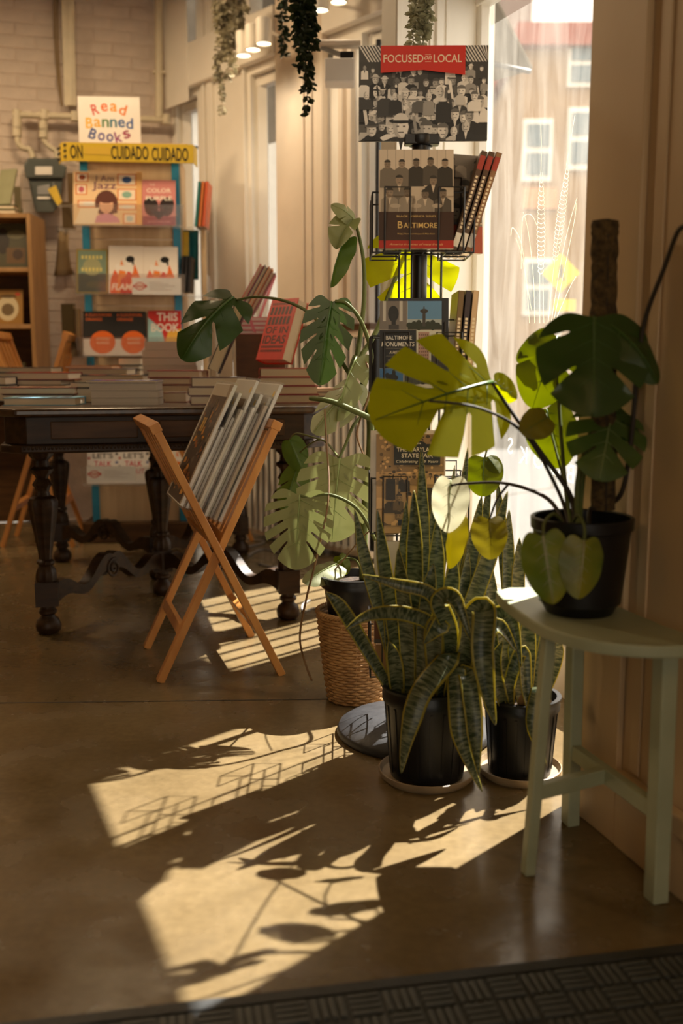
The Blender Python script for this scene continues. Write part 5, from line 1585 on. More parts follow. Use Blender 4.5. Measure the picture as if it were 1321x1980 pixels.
th = thing('teal_apron', 'teal cloth apron hanging at the right side of the tower', 'apron', W(372, 560, 5.16))
q = MB(); vs, fs = [], []
for j in range(7):
    for i in range(9):
        px = 352 + i * 3.9; py = 445 + j * 16
        p_ = W(px, py, 5.16 + .012 * math.sin(i * 1.7)); vs.append(p_)
for j in range(6):
    for i in range(8):
        fs.append((j * 9 + i, j * 9 + i + 1, j * 9 + i + 10, j * 9 + i + 9))
q.add(vs, fs); o = q.build('cloth', 'teal_cloth', th, world=True, smooth='full'); md_ = o.modifiers.new('thick', 'SOLIDIFY'); md_.thickness = .003
q = MB(); q.bar(W(360, 448, 5.145), W(360, 495, 5.145), .028, .002, (0, 1, 0)); q.build('pocket_strip', 'yellow_tag', th, world=True)
for k in range(3):
    M = Matrix.Translation(W(352 + k * 7, 566, 5.07)) @ Matrix.Rotation(R(4), 4, 'Y') @ Matrix.Rotation(R(90), 4, 'Z') @ Matrix.Rotation(R(90), 4, 'X') @ Matrix.Translation((0, .085, 0))
    o = thing('book', 'black paperback edge-on in the right side shelf, %s of three' % ['left', 'middle', 'right'][k], 'book', M.translation, 0, 'black paperbacks at the tower side', M.to_euler()); book_parts(o, .12, .17, .013, lin(40, 36, 34), hard=False)

# ------------------------------------------------------------------ left bookcase
bc = thing('bookcase', 'low maple bookcase at the far left against the brick wall', 'bookcase', (W(20, 900, 5.45).x, 5.45, 0))
bx1 = W(66, 600, 5.35).x; bx0 = bx1 - .95; by = 5.35
zt_ = W(30, 412, 5.35).z
def bcz(py):
    return W(30, py, 5.35).z
for x in (bx0, bx1 - .02):
    q = MB(); q.box((x + .01, by + .13, zt_ / 2), (.022, .26, zt_)); q.build('side_panel', 'case_wood', bc, world=True, bevel=.001)
for py in (412, 517, 627, 760):
    q = MB(); q.box(((bx0 + bx1) / 2, by + .13, bcz(py) - .011), (bx1 - bx0 - .046, .255, .022)); q.build('shelf', 'case_wood', bc, world=True, bevel=.001)
q = MB(); q.box(((bx0 + bx1) / 2, by + .256, zt_ / 2), (bx1 - bx0 - .01, .008, zt_ - .02)); q.build('back_panel', 'brown_wood', bc, world=True)
def d_oval(p, w, h):
    p.rect(-w/2, -h/2, w/2, h/2, lin(150, 110, 50)); p.ell(0, -h*.05, w*.36, h*.36, lin(200, 185, 150), 20); p.ell(0, -h*.08, w*.22, h*.18, lin(110, 90, 60), 12); p.ell(w*.33, h*.36, w*.09, h*.05, lin(190, 70, 40)); p.ell(0, h*.3, w*.3, h*.05, lin(90, 66, 30))
def d_dim(p, w, h):
    p.rect(-w/2, -h/2, w/2, h/2, lin(70, 66, 44)); p.ell(-w*.2, h*.1, w*.18, h*.3, lin(40, 30, 22)); p.ell(w*.15, h*.25, w*.25, h*.1, lin(110, 104, 74)); p.rect(-w*.1, -h*.4, w*.4, -h*.05, lin(96, 70, 40)); p.ell(w*.2, -h*.2, w*.14, h*.12, lin(60, 40, 26))
def bcx(px):
    return W(px, 600, 5.39).x
standing('dim green picture book on the top shelf of the left bookcase', .20, .235, .014, lin(70, 64, 42), Vector((bcx(22), 5.42, bcz(517) + .001)), lean=R(8), design=d_dim)
standing('gold picture book with an oval portrait on the second bookcase shelf', .16, .185, .014, lin(140, 100, 44), Vector((bcx(12), 5.42, bcz(627) + .001)), lean=R(8), design=d_oval)
standing('olive picture book on the lowest visible bookcase shelf', .16, .16, .014, lin(96, 84, 40), Vector((bcx(10), 5.42, bcz(760) + .001)), lean=R(8), design=d_dim)
zq = zt_ + .0005
stack('bc', bcx(5), 5.45, zq, [('sage green book lying on the bookcase, lower of two', .15, .19, .024, lin(96, 104, 70), 'fore', {}), ('sage green book lying on the bookcase, upper of two', .15, .18, .022, lin(110, 116, 80), 'fore', {})])
standing('pale green book leaning on top of the left bookcase', .10, .20, .012, lin(150, 150, 116), Vector((bcx(14), 5.41, zq + .048)), lean=R(20), yaw=R(-20))
standing('slim cream book upright beside the green ones on the bookcase', .03, .15, .016, lin(140, 130, 100), Vector((bcx(36), 5.47, zq)), lean=R(2))

# ------------------------------------------------------------------ gas meter and pipes on the brick wall
def BS(px, py, off=0.0):
    """point on the back wall plane shown at px, py"""
    o = Bp(0, off); n = Vector((-.259, .966, 0)); d = W(px, py, 1.0) - Vector((0, 0, CAMZ))
    k = (o - Vector((0, 0, CAMZ))).dot(n) / d.dot(n)
    return Vector((0, 0, CAMZ)) + d * k
mm = thing('gas_meter', 'grey-green gas meter with a yellow tag on the brick wall', 'meter', BS(88, 410, -.02), bang)
c0 = BS(88, 355, -.10)
def MW(px, py, off):
    return BS(px, py, off)
def slab(pts, o0, o1):
    q = MB(); n = len(pts)
    q.add([MW(x, y, o0) for x, y in pts] + [MW(x, y, o1) for x, y in pts], [tuple(range(n)), tuple(range(2 * n - 1, n - 1, -1))] + [(i, n + i, n + (i + 1) % n, (i + 1) % n) for i in range(n)])
    return q
slab([(54, 345), (64, 392), (70, 411), (104, 411), (117, 392), (122, 345)], -.14, -.02).build('lower_case', 'meter_grey', mm, world=True, bevel=.006)
slab([(46, 318), (50, 345), (124, 345), (130, 322), (118, 318), (112, 306), (54, 306)], -.16, -.02).build('upper_case', 'meter_grey', mm, world=True, bevel=.008)
slab([(68, 322), (68, 338), (101, 338), (101, 322)], -.166, -.158).build('dial_window', 'white_paper', mm, world=True, bevel=.002)
slab([(72, 360), (72, 376), (96, 376), (96, 356)], -.146, -.139).build('name_plate', 'grey_metal', mm, world=True)
slab([(72, 380), (72, 385), (98, 385), (98, 380)], -.146, -.139).build('bar_code_plate', 'white_paper', mm, world=True)
slab([(92, 366), (108, 358), (120, 390), (112, 399)], -.176, -.172).build('tag', 'yellow_tag', mm, world=True)
q = MB(); q.tube([MW(104, 352, -.165), MW(104, 362, -.172)], .002, 5); q.build('tag_tie', 'black_metal', mm, world=True)
pp = thing('gas_pipe', 'cream painted pipework running over the brick wall above the meter', 'pipe', BS(90, 220, -.05), bang)
def pipe(nm, pts, r, off=-.07):
    q = MB(); q.tube(smooth_path([MW(x, y, off if len(rest) == 0 else rest[0]) for x, y, *rest in pts], 4) if len(pts) > 2 else [MW(x, y, off) for x, y in pts], r, 10)
    return q.build(nm, 'pipe_paint', pp, world=True, smooth=True)
pipe('main_run', [(24, 221), (326, 232)], .018)
pipe('drop_pipe', [(34, 221), (34, 262), (36, 278), (44, 286), (58, 290), (64, 306)], .016)
pipe('drop_pipe', [(86, 222), (83, 250), (86, 272), (96, 284), (108, 292), (110, 306)], .014)
for (x, y) in ((33, 222), (86, 222), (322, 231), (33, 240), (33, 255), (84, 245), (84, 258), (145, 225)):
    q = MB(); q.tube([MW(x, y - 9, -.07), MW(x, y + 9, -.07)], .024, 10); q.build('fitting', 'pipe_paint', pp, world=True, smooth=True)
pipe('riser', [(308, 228), (306, -60)], .022)
q = MB(); q.bar(MW(296, 140, -.07), MW(318, 140, -.07), .03, .012); q.build('clamp', 'pipe_paint', pp, world=True)
cv = thing('conduit_cover', 'boxed cream conduit with loose cables running up the brick wall', 'conduit', BS(130, 205, -.02), bang)
slab([(116, -60), (124, 205), (148, 205), (142, -60)], -.07, -.01).build('box_cover', 'pipe_paint', cv, world=True, bevel=.004)
slab([(134, -60), (134, 203), (138, 203), (139, -60)], -.085, -.07).build('ridge', 'pipe_paint', cv, world=True)
for k, pts in enumerate(([(104, -60), (106, 60), (112, 150), (120, 205)], [(110, -60), (112, 80), (118, 190)])):
    q = MB(); q.tube(smooth_path([MW(x, y, -.03) for x, y in pts], 5), .006, 6); q.build('cable', 'kraft', cv, world=True)
ms = thing('motion_sensor', 'small white motion sensor beside the white corner post', 'sensor', BS(344, 116, -.03), bang)
slab([(335, 102), (337, 131), (353, 130), (355, 100)], -.06, -.005).build('housing', 'white_paper', ms, world=True, bevel=.006)
q = MB(); q.ball(MW(346, 120, -.06), (.012, .008, .014), 8); q.build('lens', 'grey_metal', ms, world=True)
kb = thing('paper_bag', 'brown kraft paper strip hanging on the brick wall beside the tower', 'paper', BS(124, 535, -.03), bang)
vs, fs, q = [], [], MB()
prof = [(115, 132, 447), (112, 133, 470), (110, 134, 495), (107, 138, 520), (104, 146, 533)]
for (x0, x1, y) in prof:
    for i in range(6):
        vs.append(MW(x0 + (x1 - x0) * i / 5, y + (i > 3) * -2, -.05 - .012 * math.sin(i * 1.3)))
for j in range(4):
    for i in range(5):
        fs.append((j * 6 + i, j * 6 + i + 1, j * 6 + i + 7, j * 6 + i + 6))
q.add(vs, fs); o = q.build('paper_sheet', 'kraft', kb, world=True, smooth='full'); md_ = o.modifiers.new('thick', 'SOLIDIFY'); md_.thickness = .002
for x in (113, 121, 128):
    q = MB(); q.tube([MW(x, 450, -.052), MW(x - 2, 440, -.03), MW(x - 2, 438, -.0)], .003, 5); q.build('clip', 'black_metal', kb, world=True)

# ------------------------------------------------------------------ slatted radiator cover under the far windows
rc = thing('radiator_cover', 'radiator cover of pale upright slats with a brown wooden top', 'radiator cover', Fp(.45, -.13), math.atan2(dF.y, dF.x))
RO = -.13
ztp = 1.06
q = MB(); q.bar(Fp(.0, RO + .075, ztp), Fp(.98, RO + .045, ztp), .15, .03); q.build('top_board', 'brown_wood', rc, world=True, bevel=.004)
q = MB(); q.bar(Fp(.0, RO + .06, .53), Fp(.98, RO + .06, .53), .03, 1.02); q.build('dark_core', 'black_plastic', rc, world=True)
for z in (.04, 1.03):
    q = MB(); q.bar(Fp(.0, RO + .022, z), Fp(.98, RO + .022, z), .03, .03); q.build('rail', 'rose_paint', rc, world=True)
sl_ = None
for k in range(20):
    s = .012 + k * .0502
    if sl_ is None:
        q = MB(); q.box((0, 0, .53), (.019, .018, .96)); sl_ = q.build('slat', 'cream_paint', rc)
        sl_.location = local_inv(rc) @ Fp(s, RO); o = sl_
    else:
        o = sl_.copy(); COL.objects.link(o); o.parent = rc; o.location = local_inv(rc) @ Fp(s, RO)
# cables on the floor by the window
for k, pts in enumerate(([(480, 1075), (505, 1062), (545, 1070), (560, 1085), (530, 1096), (500, 1090)], [(600, 1160), (585, 1170), (588, 1182), (610, 1176), (640, 1185)], [(470, 1040), (510, 1046), (500, 1052), (460, 1060)], [(560, 1050), (575, 1060), (568, 1078), (600, 1085)])):
    q = MB(); q.tube(smooth_path([G(x, y, .0045) for x, y in pts], 6), .004, 6)
    tag(q.build('power_cable', 'cable_grey', None), ['grey cable looped on the floor behind the carved table leg', 'grey cable end on the floor beside the wicker basket', 'short grey cable in the sun patch by the far window', 'grey cable below the radiator slats'][k], 'cable')

# ------------------------------------------------------------------ leaves
def heart_margin(n=44, W_=.42, sinus=.2, tip=1.12):
    pts = []
    for i in range(n + 1):
        th = math.pi * i / n
        u = .4 + .6 * math.cos(th) + (sinus) * math.exp(-((math.pi - th) / .42) ** 2)
        v = W_ * math.sin(th) ** tip * (1 + .30 * (1 - math.cos(th)) / 2)
        pts.append((u, v))
    return pts
def leaf_outline(slots=0, W_=.42, depth=.7, seed=1, sinus=.2, slotw=.032):
    rnd = random.Random(seed)
    full = []
    M_ = heart_margin(60, W_, sinus)
    for side in (1, -1):
        out = []
        cuts = []
        for k in range(slots):
            th = math.pi * (.20 + .52 * (k + .5) / max(1, slots)) + rnd.uniform(-.03, .03)
            cuts.append((th, depth * rnd.uniform(.8, 1.05)))
        i = 0
        ths = [math.pi * j / 60 for j in range(61)]
        j = 0
        while j <= 60:
            th = ths[j]
            hit = None
            for (c, dp) in cuts:
                if c - slotw * 2.2 <= th <= c + slotw * 2.2:
                    hit = (c, dp); break
            if hit:
                c, dp = hit
                def mp(t):
                    f = t / math.pi * 60; a = int(min(59, f)); r = f - a
                    return Vector((M_[a][0] * (1 - r) + M_[a + 1][0] * r, M_[a][1] * (1 - r) + M_[a + 1][1] * r))
                e0, e1, mm_ = mp(c - slotw * 2.0), mp(c + slotw * 2.0), mp(c)
                A = Vector((max(.02, mm_.x * .62 - .06), 0))
                I = mm_.lerp(A, dp)
                d_ = (A - mm_).normalized(); n_ = Vector((-d_.y, d_.x))
                if n_.x < 0:
                    n_ = -n_
                sw_ = slotw * .45
                out += [tuple(e0), tuple(e0.lerp(I, .5) ), tuple(I + n_ * sw_ * .9 - d_ * sw_ * .8), tuple(I + d_ * sw_ * .4), tuple(I - n_ * sw_ * .9 - d_ * sw_ * .8), tuple(e1.lerp(I, .5)), tuple(e1)]
                while j <= 60 and ths[j] <= c + slotw * 2.2:
                    j += 1
                continue
            out.append(M_[j]); j += 1
        full.append(out)
    right = [(u, v) for (u, v) in full[0]]
    left = [(u, -v) for (u, v) in full[1]]
    poly = right[:-1] + [right[-1]] + left[::-1][1:-1]
    return poly
_LEAF = {}
def leaf_geo(key, holes=0, **kw):
    k = (key, holes, tuple(sorted(kw.items())))
    if k in _LEAF:
        return _LEAF[k]
    poly = leaf_outline(**kw)
    verts = [Vector(p) for p in poly]
    loops = [list(range(len(verts)))]
    rnd = random.Random(kw.get('seed', 1) + 5)
    for h in range(holes):
        s = 1 if h % 2 else -1
        cx, cy = .22 + .42 * (h // 2) / max(1, holes / 2), s * (.09 + .02 * rnd.random())
        b = len(verts)
        an = s * R(38)
        for q in range(8):
            a = -2 * math.pi * q / 8
            x, y = .05 * math.cos(a), .014 * math.sin(a)
            verts.append(Vector((cx + x * math.cos(an) - y * math.sin(an), cy + x * math.sin(an) + y * math.cos(an))))
        loops.append(list(range(b, b + 8)))
    nb = len(verts)
    st = .075
    x = -.2
    while x < 1:
        y = -.6
        while y < .6:
            verts.append(Vector((x + .02 * ((int(y / st)) % 2), y))); y += st
        x += st
    for q in range(14):
        verts.append(Vector((.02 + q * .07, 0)))
    r = geometry.delaunay_2d_cdt(verts, [], loops, 3 if holes else 1, 1e-4)
    _LEAF[k] = ([tuple(p) for p in r[0]], [tuple(f) for f in r[2]])
    return _LEAF[k]
def leaf(parent, B, T, nrm=(0, -1, .2), m='leaf_mid', wide=1.0, cup=.12, droop=.08, curl=0.0, roll=0.0, slots=0, holes=0, seed=1, W_=.42, depth=.7, sinus=.2, vein='vein_green', name='leaf', ripple=.012, slotw=.032):
    """B, T are px/py/distance of the petiole joint and the tip"""
    B = W(*B) if not isinstance(B, Vector) else B
    T = W(*T) if not isinstance(T, Vector) else T
    vs, fs = leaf_geo('l', holes, slots=slots, W_=W_, depth=depth, seed=seed, sinus=sinus, slotw=slotw)
    ex = (T - B); L = ex.length; ex.normalize()
    ez = Vector(nrm) - ex * Vector(nrm).dot(ex); ez.normalize()
    ey = ez.cross(ex)
    if roll:
        rm = Matrix.Rotation(roll, 3, ex); ez = rm @ ez; ey = rm @ ey
    def mapp(u, v, lift=0.0):
        v *= wide
        zz = droop * 4 * u * (1 - u) * .5 - cup * abs(v) * 1.2 - curl * v * abs(v) + ripple * math.sin(u * 17 + abs(v) * 9 + seed) * min(1, abs(v) * 4)
        return B + ex * (u * L) + ey * (v * L) + ez * (zz * L + lift)
    q = MB(); q.add([mapp(x, y) for x, y in vs], fs)
    o = q.build(name, m, parent, world=True, smooth='full')
    if vein:
        q = MB()
        q.tube([mapp(t / 10 * .97, 0, .0008) for t in range(11)], [L * (.013 - .010 * t / 10) for t in range(11)], 5)
        for k in range(4):
            for s in (1, -1):
                u0 = .06 + .19 * k
                q.tube([mapp(u0 + .13 * t / 4, s * W_ * .70 * t / 4 * (1 - .12 * k), .0002) for t in range(4)], [L * (.005 - .0012 * t) for t in range(4)], 4)
        q.build('midrib', vein, o, world=True) if False else None
        me_o = q.build('midrib', vein, parent, world=True, smooth='full')
        me_o.parent = o
    return o
def stem(parent, pts, r0, r1=None, m='stem_green', name='stem', n=7):
    P = smooth_path([W(*p) if not isinstance(p, Vector) else p for p in pts], n)
    r1 = r0 if r1 is None else r1
    q = MB(); q.tube(P, [r0 + (r1 - r0) * i / (len(P) - 1) for i in range(len(P))], 8)
    return q.build(name, m, parent, world=True, smooth='full')

# ------------------------------------------------------------------ pots
def nursery_pot(parent, c, r0, r1, h, ribs=True):
    c = Vector(c)
    q = MB()
    prof = [(0, 0), (r0, 0), (r0 * 1.01, .006), (r0 + (r1 - r0) * .82, h * .82), (r1 + .003, h * .83), (r1 + .004, h * .90), (r1 + .003, h * .91), (r1 + .001, h * .97), (r1 + .006, h * .975), (r1 + .006, h), (r1 - .004, h), (r1 - .006, h * .93), (r1 - .007, h * .88)]
    q.lathe(prof, c, 40)
    o = q.build('pot', 'black_plastic', parent, world=True, smooth=True)
    if ribs:
        q = MB()
        for k in range(20):
            a = 2 * math.pi * k / 20
            d = Vector((math.cos(a), math.sin(a), 0))
            q.bar(c + d * (r0 + .0005) + Vector((0, 0, .012)), c + d * (r0 + (r1 - r0) * .80 + .0005) + Vector((0, 0, h * .80)), .006, .003, d)
        o2 = q.build('pot_ribs', 'black_plastic', parent, world=True, kind='stuff'); o2.parent = o
    q = MB(); q.lathe([(0, h * .895), (r1 - .008, h * .885), (r1 - .008, h * .88), (0, h * .88)], c, 24)
    q.build('soil', 'soil', parent, world=True)
    return o
def saucer(parent, c, r, m='saucer_clay'):
    q = MB(); q.lathe([(0, 0), (r * .92, 0), (r, .008), (r * 1.02, .020), (r * 1.0, .021), (r * .95, .009), (0, .006)], c, 36)
    q.build('saucer', m, parent, world=True, smooth=True)

# ------------------------------------------------------------------ tall climbing monstera in the wicker basket
BK = Vector((.038, 2.60, 0))
wb_ = thing('wicker_basket', 'round woven wicker basket standing behind the iron foot', 'basket', BK)
q = MB(); rows = 30; bh = .245
def br(z):
    return .072 + .030 * (z / bh) ** .9
for j in range(rows):
    z = .006 + (bh - .016) * j / (rows - 1)
    pts = []
    for k in range(96):
        a = 2 * math.pi * k / 96
        r = br(z) + .0026 * math.cos(a * 16 + (math.pi if j % 2 else 0))
        pts.append((math.cos(a) * r, math.sin(a) * r, z))
    q.tube(pts, .0042, 5, True)
q.build('weave', 'wicker', wb_, smooth='full', kind='stuff')
q = MB()
for k in range(16):
    a = 2 * math.pi * k / 16
    q.tube([(math.cos(a) * br(0), math.sin(a) * br(0), .002), (math.cos(a) * br(bh), math.sin(a) * br(bh), bh)], .0035, 5)
q.build('stakes', 'wicker', wb_, kind='stuff')
for k, ph in enumerate((0, 2.1, 4.2)):
    q = MB(); pts = []
    for i in range(120):
        a = 2 * math.pi * i / 120
        pts.append((math.cos(a) * (br(bh) + .004 * math.cos(a * 20 + ph)), math.sin(a) * (br(bh) + .004 * math.cos(a * 20 + ph)), bh + .004 * math.sin(a * 20 + ph)))
    q.tube(pts, .0042, 5, True); q.build('braided_rim', 'wicker', wb_, smooth='full')
q = MB(); q.lathe([(0, .003), (.072, .003), (.072, .010), (0, .010)], n=24); q.build('base_disc', 'wicker', wb_)
mo = thing('monstera_plant', 'tall climbing monstera in a black nursery pot set inside the wicker basket', 'plant', BK + Vector((0, 0, .012)))
nursery_pot(mo, BK + Vector((-.005, 0, .170)), .058, .085, .172, ribs=False)
q = MB(); q.lathe([(0, .011), (.058, .011), (.060, .169), (0, .169)], BK, 20); q.build('inner_riser', 'black_plastic', mo, world=True)
NC = (-.1, -1, .25)
root = BK + Vector((.02, .02, .325))
# trunk and branches
stem(mo, [root, (705, 1000, 2.64), (716, 860, 2.66), (712, 790, 2.66), (688, 752, 2.66), (680, 722, 2.66), (688, 690, 2.68)], .011, .009, 'stem_green', 'trunk')
stem(mo, [(684, 720, 2.67), (695, 660, 2.70), (704, 580, 2.72), (703, 505, 2.74), (690, 440, 2.76), (680, 424, 2.76)], .0075, .0035)
stem(mo, [(700, 745, 2.66), (718, 690, 2.64), (700, 625, 2.62), (672, 588, 2.62), (648, 582, 2.62)], .0065, .004)
stem(mo, [(690, 745, 2.66), (655, 690, 2.70), (612, 618, 2.80), (560, 585, 2.90), (500, 574, 2.97), (458, 580, 3.0)], .006, .0035)
stem(mo, [(690, 700, 2.68), (728, 640, 2.74), (752, 570, 2.78), (785, 490, 2.80), (800, 462, 2.80)], .0075, .005)
stem(mo, [(748, 838, 2.60), (720, 812, 2.58), (680, 792, 2.56), (640, 776, 2.56), (600, 770, 2.60)], .009, .006)
stem(mo, [(705, 800, 2.64), (684, 822, 2.60), (668, 860, 2.58), (656, 886, 2.56)], .005, .0035)
stem(mo, [root, (752, 1105, 2.50), (728, 1050, 2.47), (692, 985, 2.45), (640, 957, 2.44), (600, 962, 2.44), (580, 958, 2.44)], .0055, .0035)
# leaves
leaf(mo, (641, 583, 2.62), (618, 745, 2.58), NC, 'leaf_deep', .64, slots=4, holes=4, seed=3, cup=.16, droop=.16, depth=.66, vein='vein_green')
leaf(mo, (452, 574, 3.0), (352, 696, 2.92), (-.1, -1, .3), 'leaf_deep', .72, slots=2, seed=11, cup=.35, droop=.3, depth=.85, slotw=.05)
leaf(mo, (657, 886, 2.56), (642, 1048, 2.50), (-.2, -1, .35), 'leaf_pale', 1.02, slots=4, holes=2, seed=5, cup=.05, droop=.06, depth=.62, vein='vein_pale')
leaf(mo, (580, 957, 2.44), (572, 1102, 2.40), (-.15, -1, .3), 'leaf_pale', .98, slots=5, holes=4, seed=7, cup=.06, droop=.08, depth=.66, vein='vein_pale')
leaf(mo, (682, 424, 2.76), (650, 482, 2.74), (-.5, -1, .5), 'leaf_pale', .95, slots=1, seed=2, cup=-.3, droop=.2, vein='vein_pale', depth=.7)
leaf(mo, (684, 424, 2.76), (640, 396, 2.74), (.2, -1, .5), 'leaf_pale', .70, slots=1, seed=4, cup=.3, droop=.25, vein='vein_pale')
leaf(mo, (668, 462, 2.75), (640, 556, 2.70), (-.8, -.6, .2), 'leaf_mid', .55, slots=0, seed=4, cup=.5, droop=.1)
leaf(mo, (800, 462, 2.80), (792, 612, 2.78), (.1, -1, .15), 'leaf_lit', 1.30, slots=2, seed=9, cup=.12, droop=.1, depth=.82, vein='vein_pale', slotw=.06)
leaf(mo, (688, 738, 2.62), (606, 838, 2.54), (-.3, -1, .1), 'leaf_pale', .55, slots=2, seed=13, cup=.7, droop=.15, vein='vein_pale', depth=.8)
leaf(mo, (690, 690, 2.63), (652, 815, 2.56), (-.8, -.7, .1), 'leaf_pale', .42, slots=1, seed=15, cup=.8, droop=.1, vein='vein_pale')
leaf(mo, (575, 905, 3.0), (548, 990, 2.95), (-.3, -1, .2), 'leaf_mid', .7, slots=1, seed=8, cup=.3)
leaf(mo, (560, 850, 3.0), (586, 912, 2.95), (-.2, -1, .3), 'leaf_mid', .7, slots=0, seed=6, cup=.3)
stem(mo, [(656, 886, 2.57), (620, 850, 2.8), (575, 880, 3.0), (570, 906, 3.0)], .003, .002); stem(mo, [(620, 850, 2.8), (575, 838, 2.95), (560, 850, 3.0)], .003, .002)
leaf(mo, (652, 1090, 2.62), (588, 1128, 2.55), (-.2, -.6, .9), 'leaf_pale', .8, slots=0, seed=6, cup=.3, vein='vein_pale')
leaf(mo, (655, 1075, 2.64), (672, 1110, 2.62), (-.2, -.8, .5), 'leaf_lime', .8, slots=0, seed=6, cup=.3, vein=None)
stem(mo, [root, (690, 1085, 2.6), (668, 1080, 2.62), (652, 1088, 2.62)], .003, .002)
# aerial roots
stem(mo, [(628, 792, 2.56), (632, 860, 2.52), (636, 930, 2.46), (632, 990, 2.42), (612, 1080, 2.42), (592, 1160, 2.48), (580, 1230, 2.58), (588, 1275, 2.62), (603, 1316, 2.60)], .0022, .0030, 'stem_brown', 'aerial_root')
stem(mo, [(690, 690, 2.66), (710, 705, 2.62), (714, 760, 2.60), (694, 820, 2.58), (692, 850, 2.57), (712, 900, 2.57)], .0036, .0022, 'stem_brown', 'aerial_root')
stem(mo, [(735, 1010, 2.5), (700, 1040, 2.55), (668, 1078, 2.6), (640, 1110, 2.6)], .002, .002, 'stem_brown', 'aerial_root')
stem(mo, [(640, 795, 2.6), (672, 770, 2.6), (700, 752, 2.62)], .002, .002, 'stem_brown', 'aerial_root')

# ------------------------------------------------------------------ monstera on the stool
ST = Vector((.424, 1.733, SZ + .0005))
sp_ = thing('monstera_plant', 'potted monstera with moss pole standing on the sage stool', 'plant', ST)
q = MB(); q.lathe([(0, 0), (.058, 0), (.060, .004), (.068, .018), (.072, .020), (.085, .148), (.089, .151), (.090, .170), (.087, .172), (.083, .170), (.081, .145)], ST, 44); q.build('pot', 'black_plastic', sp_, world=True, smooth=True)
q = MB(); q.lathe([(0, .146), (.081, .144), (.081, .142), (0, .142)], ST, 28); q.build('soil', 'soil', sp_, world=True)
# moss pole
q = MB(); P_ = [W(1166, 985, 1.755), W(1168, 850, 1.755), W(1166, 700, 1.755), W(1168, 560, 1.755), W(1170, 450, 1.755), W(1171, 424, 1.755)]
P_ = smooth_path(P_, 9); rnd = random.Random(4)
vs = []
N_ = len(P_)
rs_ = [(.0225 + rnd.uniform(-.0018, .0018)) * (1 if i < N_ - 4 else (1 - (i - N_ + 4) * .2)) for i in range(N_)]
q.tube(P_, rs_, 14); o = q.build('moss_pole', 'moss', sp_, world=True, smooth='full')
q = MB(); q.tube([p + Vector((0, -.0205, 0)) for p in P_[:-2]], .002, 5); q2 = q.build('twine', 'stem_dark', sp_, world=True); q2.parent = o
crown = [W(1100, 1005, 1.74), W(1110, 1008, 1.74), W(1128, 1005, 1.74)]
stem(sp_, [W(1120, 1030, 1.74), (1118, 930, 1.78), (1150, 800, 1.76), (1154, 640, 1.72), (1150, 614, 1.70)], .006, .004)
stem(sp_, [W(1110, 1030, 1.74), (1104, 960, 1.80), (1050, 880, 1.82), (985, 790, 1.86), (950, 738, 1.86)], .0055, .003, 'stem_dark')
stem(sp_, [W(1105, 1030, 1.74), (1080, 950, 1.81), (1015, 840, 1.80), (930, 790, 1.76), (830, 775, 1.72)], .004, .002, 'stem_dark')
stem(sp_, [W(1100, 1030, 1.74), (1060, 965, 1.84), (980, 935, 1.92), (900, 935, 1.98), (868, 940, 2.0)], .0045, .002, 'stem_dark')
stem(sp_, [W(1120, 1030, 1.74), (1132, 900, 1.80), (1165, 830, 1.77), (1180, 802, 1.75)], .0045, .003)
stem(sp_, [W(1105, 1030, 1.74), (1090, 900, 1.86), (1080, 760, 1.93), (1078, 668, 1.95)], .004, .003)
stem(sp_, [W(1100, 1035, 1.74), (1076, 995, 1.66), (1054, 1008, 1.63), (1050, 1036, 1.615)], .003, .0025)
stem(sp_, [W(1100, 1035, 1.74), (1116, 997, 1.66), (1130, 1016, 1.625), (1130, 1045, 1.61)], .003, .0025)
stem(sp_, [W(1140, 1030, 1.74), (1142, 985, 1.80), (1178, 975, 1.77), (1205, 945, 1.74), (1222, 840, 1.72), (1234, 700, 1.70), (1250, 610, 1.68), (1284, 520, 1.64), (1310, 450, 1.60), (1330, 436, 1.58)], .0048, .004, 'stem_dark', 'climbing_root')
for T_ in ((1090, 880), (1060, 800)):
    stem(sp_, [W(1102, 1030, 1.74), (1092, 940, 1.86), (T_[0] - 4, T_[1], 1.95)], .003, .002)
leaf(sp_, (1150, 612, 1.70), (1146, 806, 1.62), (-.15, -1, .35), 'leaf_deep', 1.06, slots=2, seed=21, cup=.24, droop=.10, depth=.6, slotw=.04, vein='vein_green')
leaf(sp_, (1166, 620, 1.71), (1272, 742, 1.66), (.3, -1, .5), 'leaf_deep', .62, slots=1, seed=22, cup=.35, droop=.25, depth=.75)
leaf(sp_, (1182, 800, 1.75), (1158, 930, 1.69), (-.1, -1, .3), 'leaf_mid', 1.10, slots=3, seed=23, cup=.18, droop=.12, depth=.8, vein='vein_pale')
leaf(sp_, (1190, 795, 1.76), (1236, 858, 1.74), (.3, -1, .4), 'leaf_deep', .7, slots=0, seed=24, cup=.3)
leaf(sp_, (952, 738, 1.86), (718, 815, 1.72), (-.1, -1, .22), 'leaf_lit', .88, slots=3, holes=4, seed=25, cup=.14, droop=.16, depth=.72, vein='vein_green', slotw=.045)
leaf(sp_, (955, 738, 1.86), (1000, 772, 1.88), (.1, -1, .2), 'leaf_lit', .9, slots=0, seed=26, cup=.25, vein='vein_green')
leaf(sp_, (1078, 650, 1.96), (1030, 790, 1.94), (-.3, -1, .3), 'leaf_lime', .85, slots=1, seed=27, cup=.2, droop=.15)
leaf(sp_, (1060, 660, 1.98), (1000, 700, 1.98), (-.2, -1, .3), 'leaf_lime', .8, slots=0, seed=28, cup=.2)
leaf(sp_, (1056, 790, 1.96), (1088, 905, 1.95), (0, -1, .2), 'leaf_lime', .9, slots=0, seed=29, cup=.2)
leaf(sp_, (1060, 806, 1.80), (1008, 838, 1.78), (-.1, -1, .3), 'leaf_olive', 1.0, slots=0, seed=30, cup=.2)
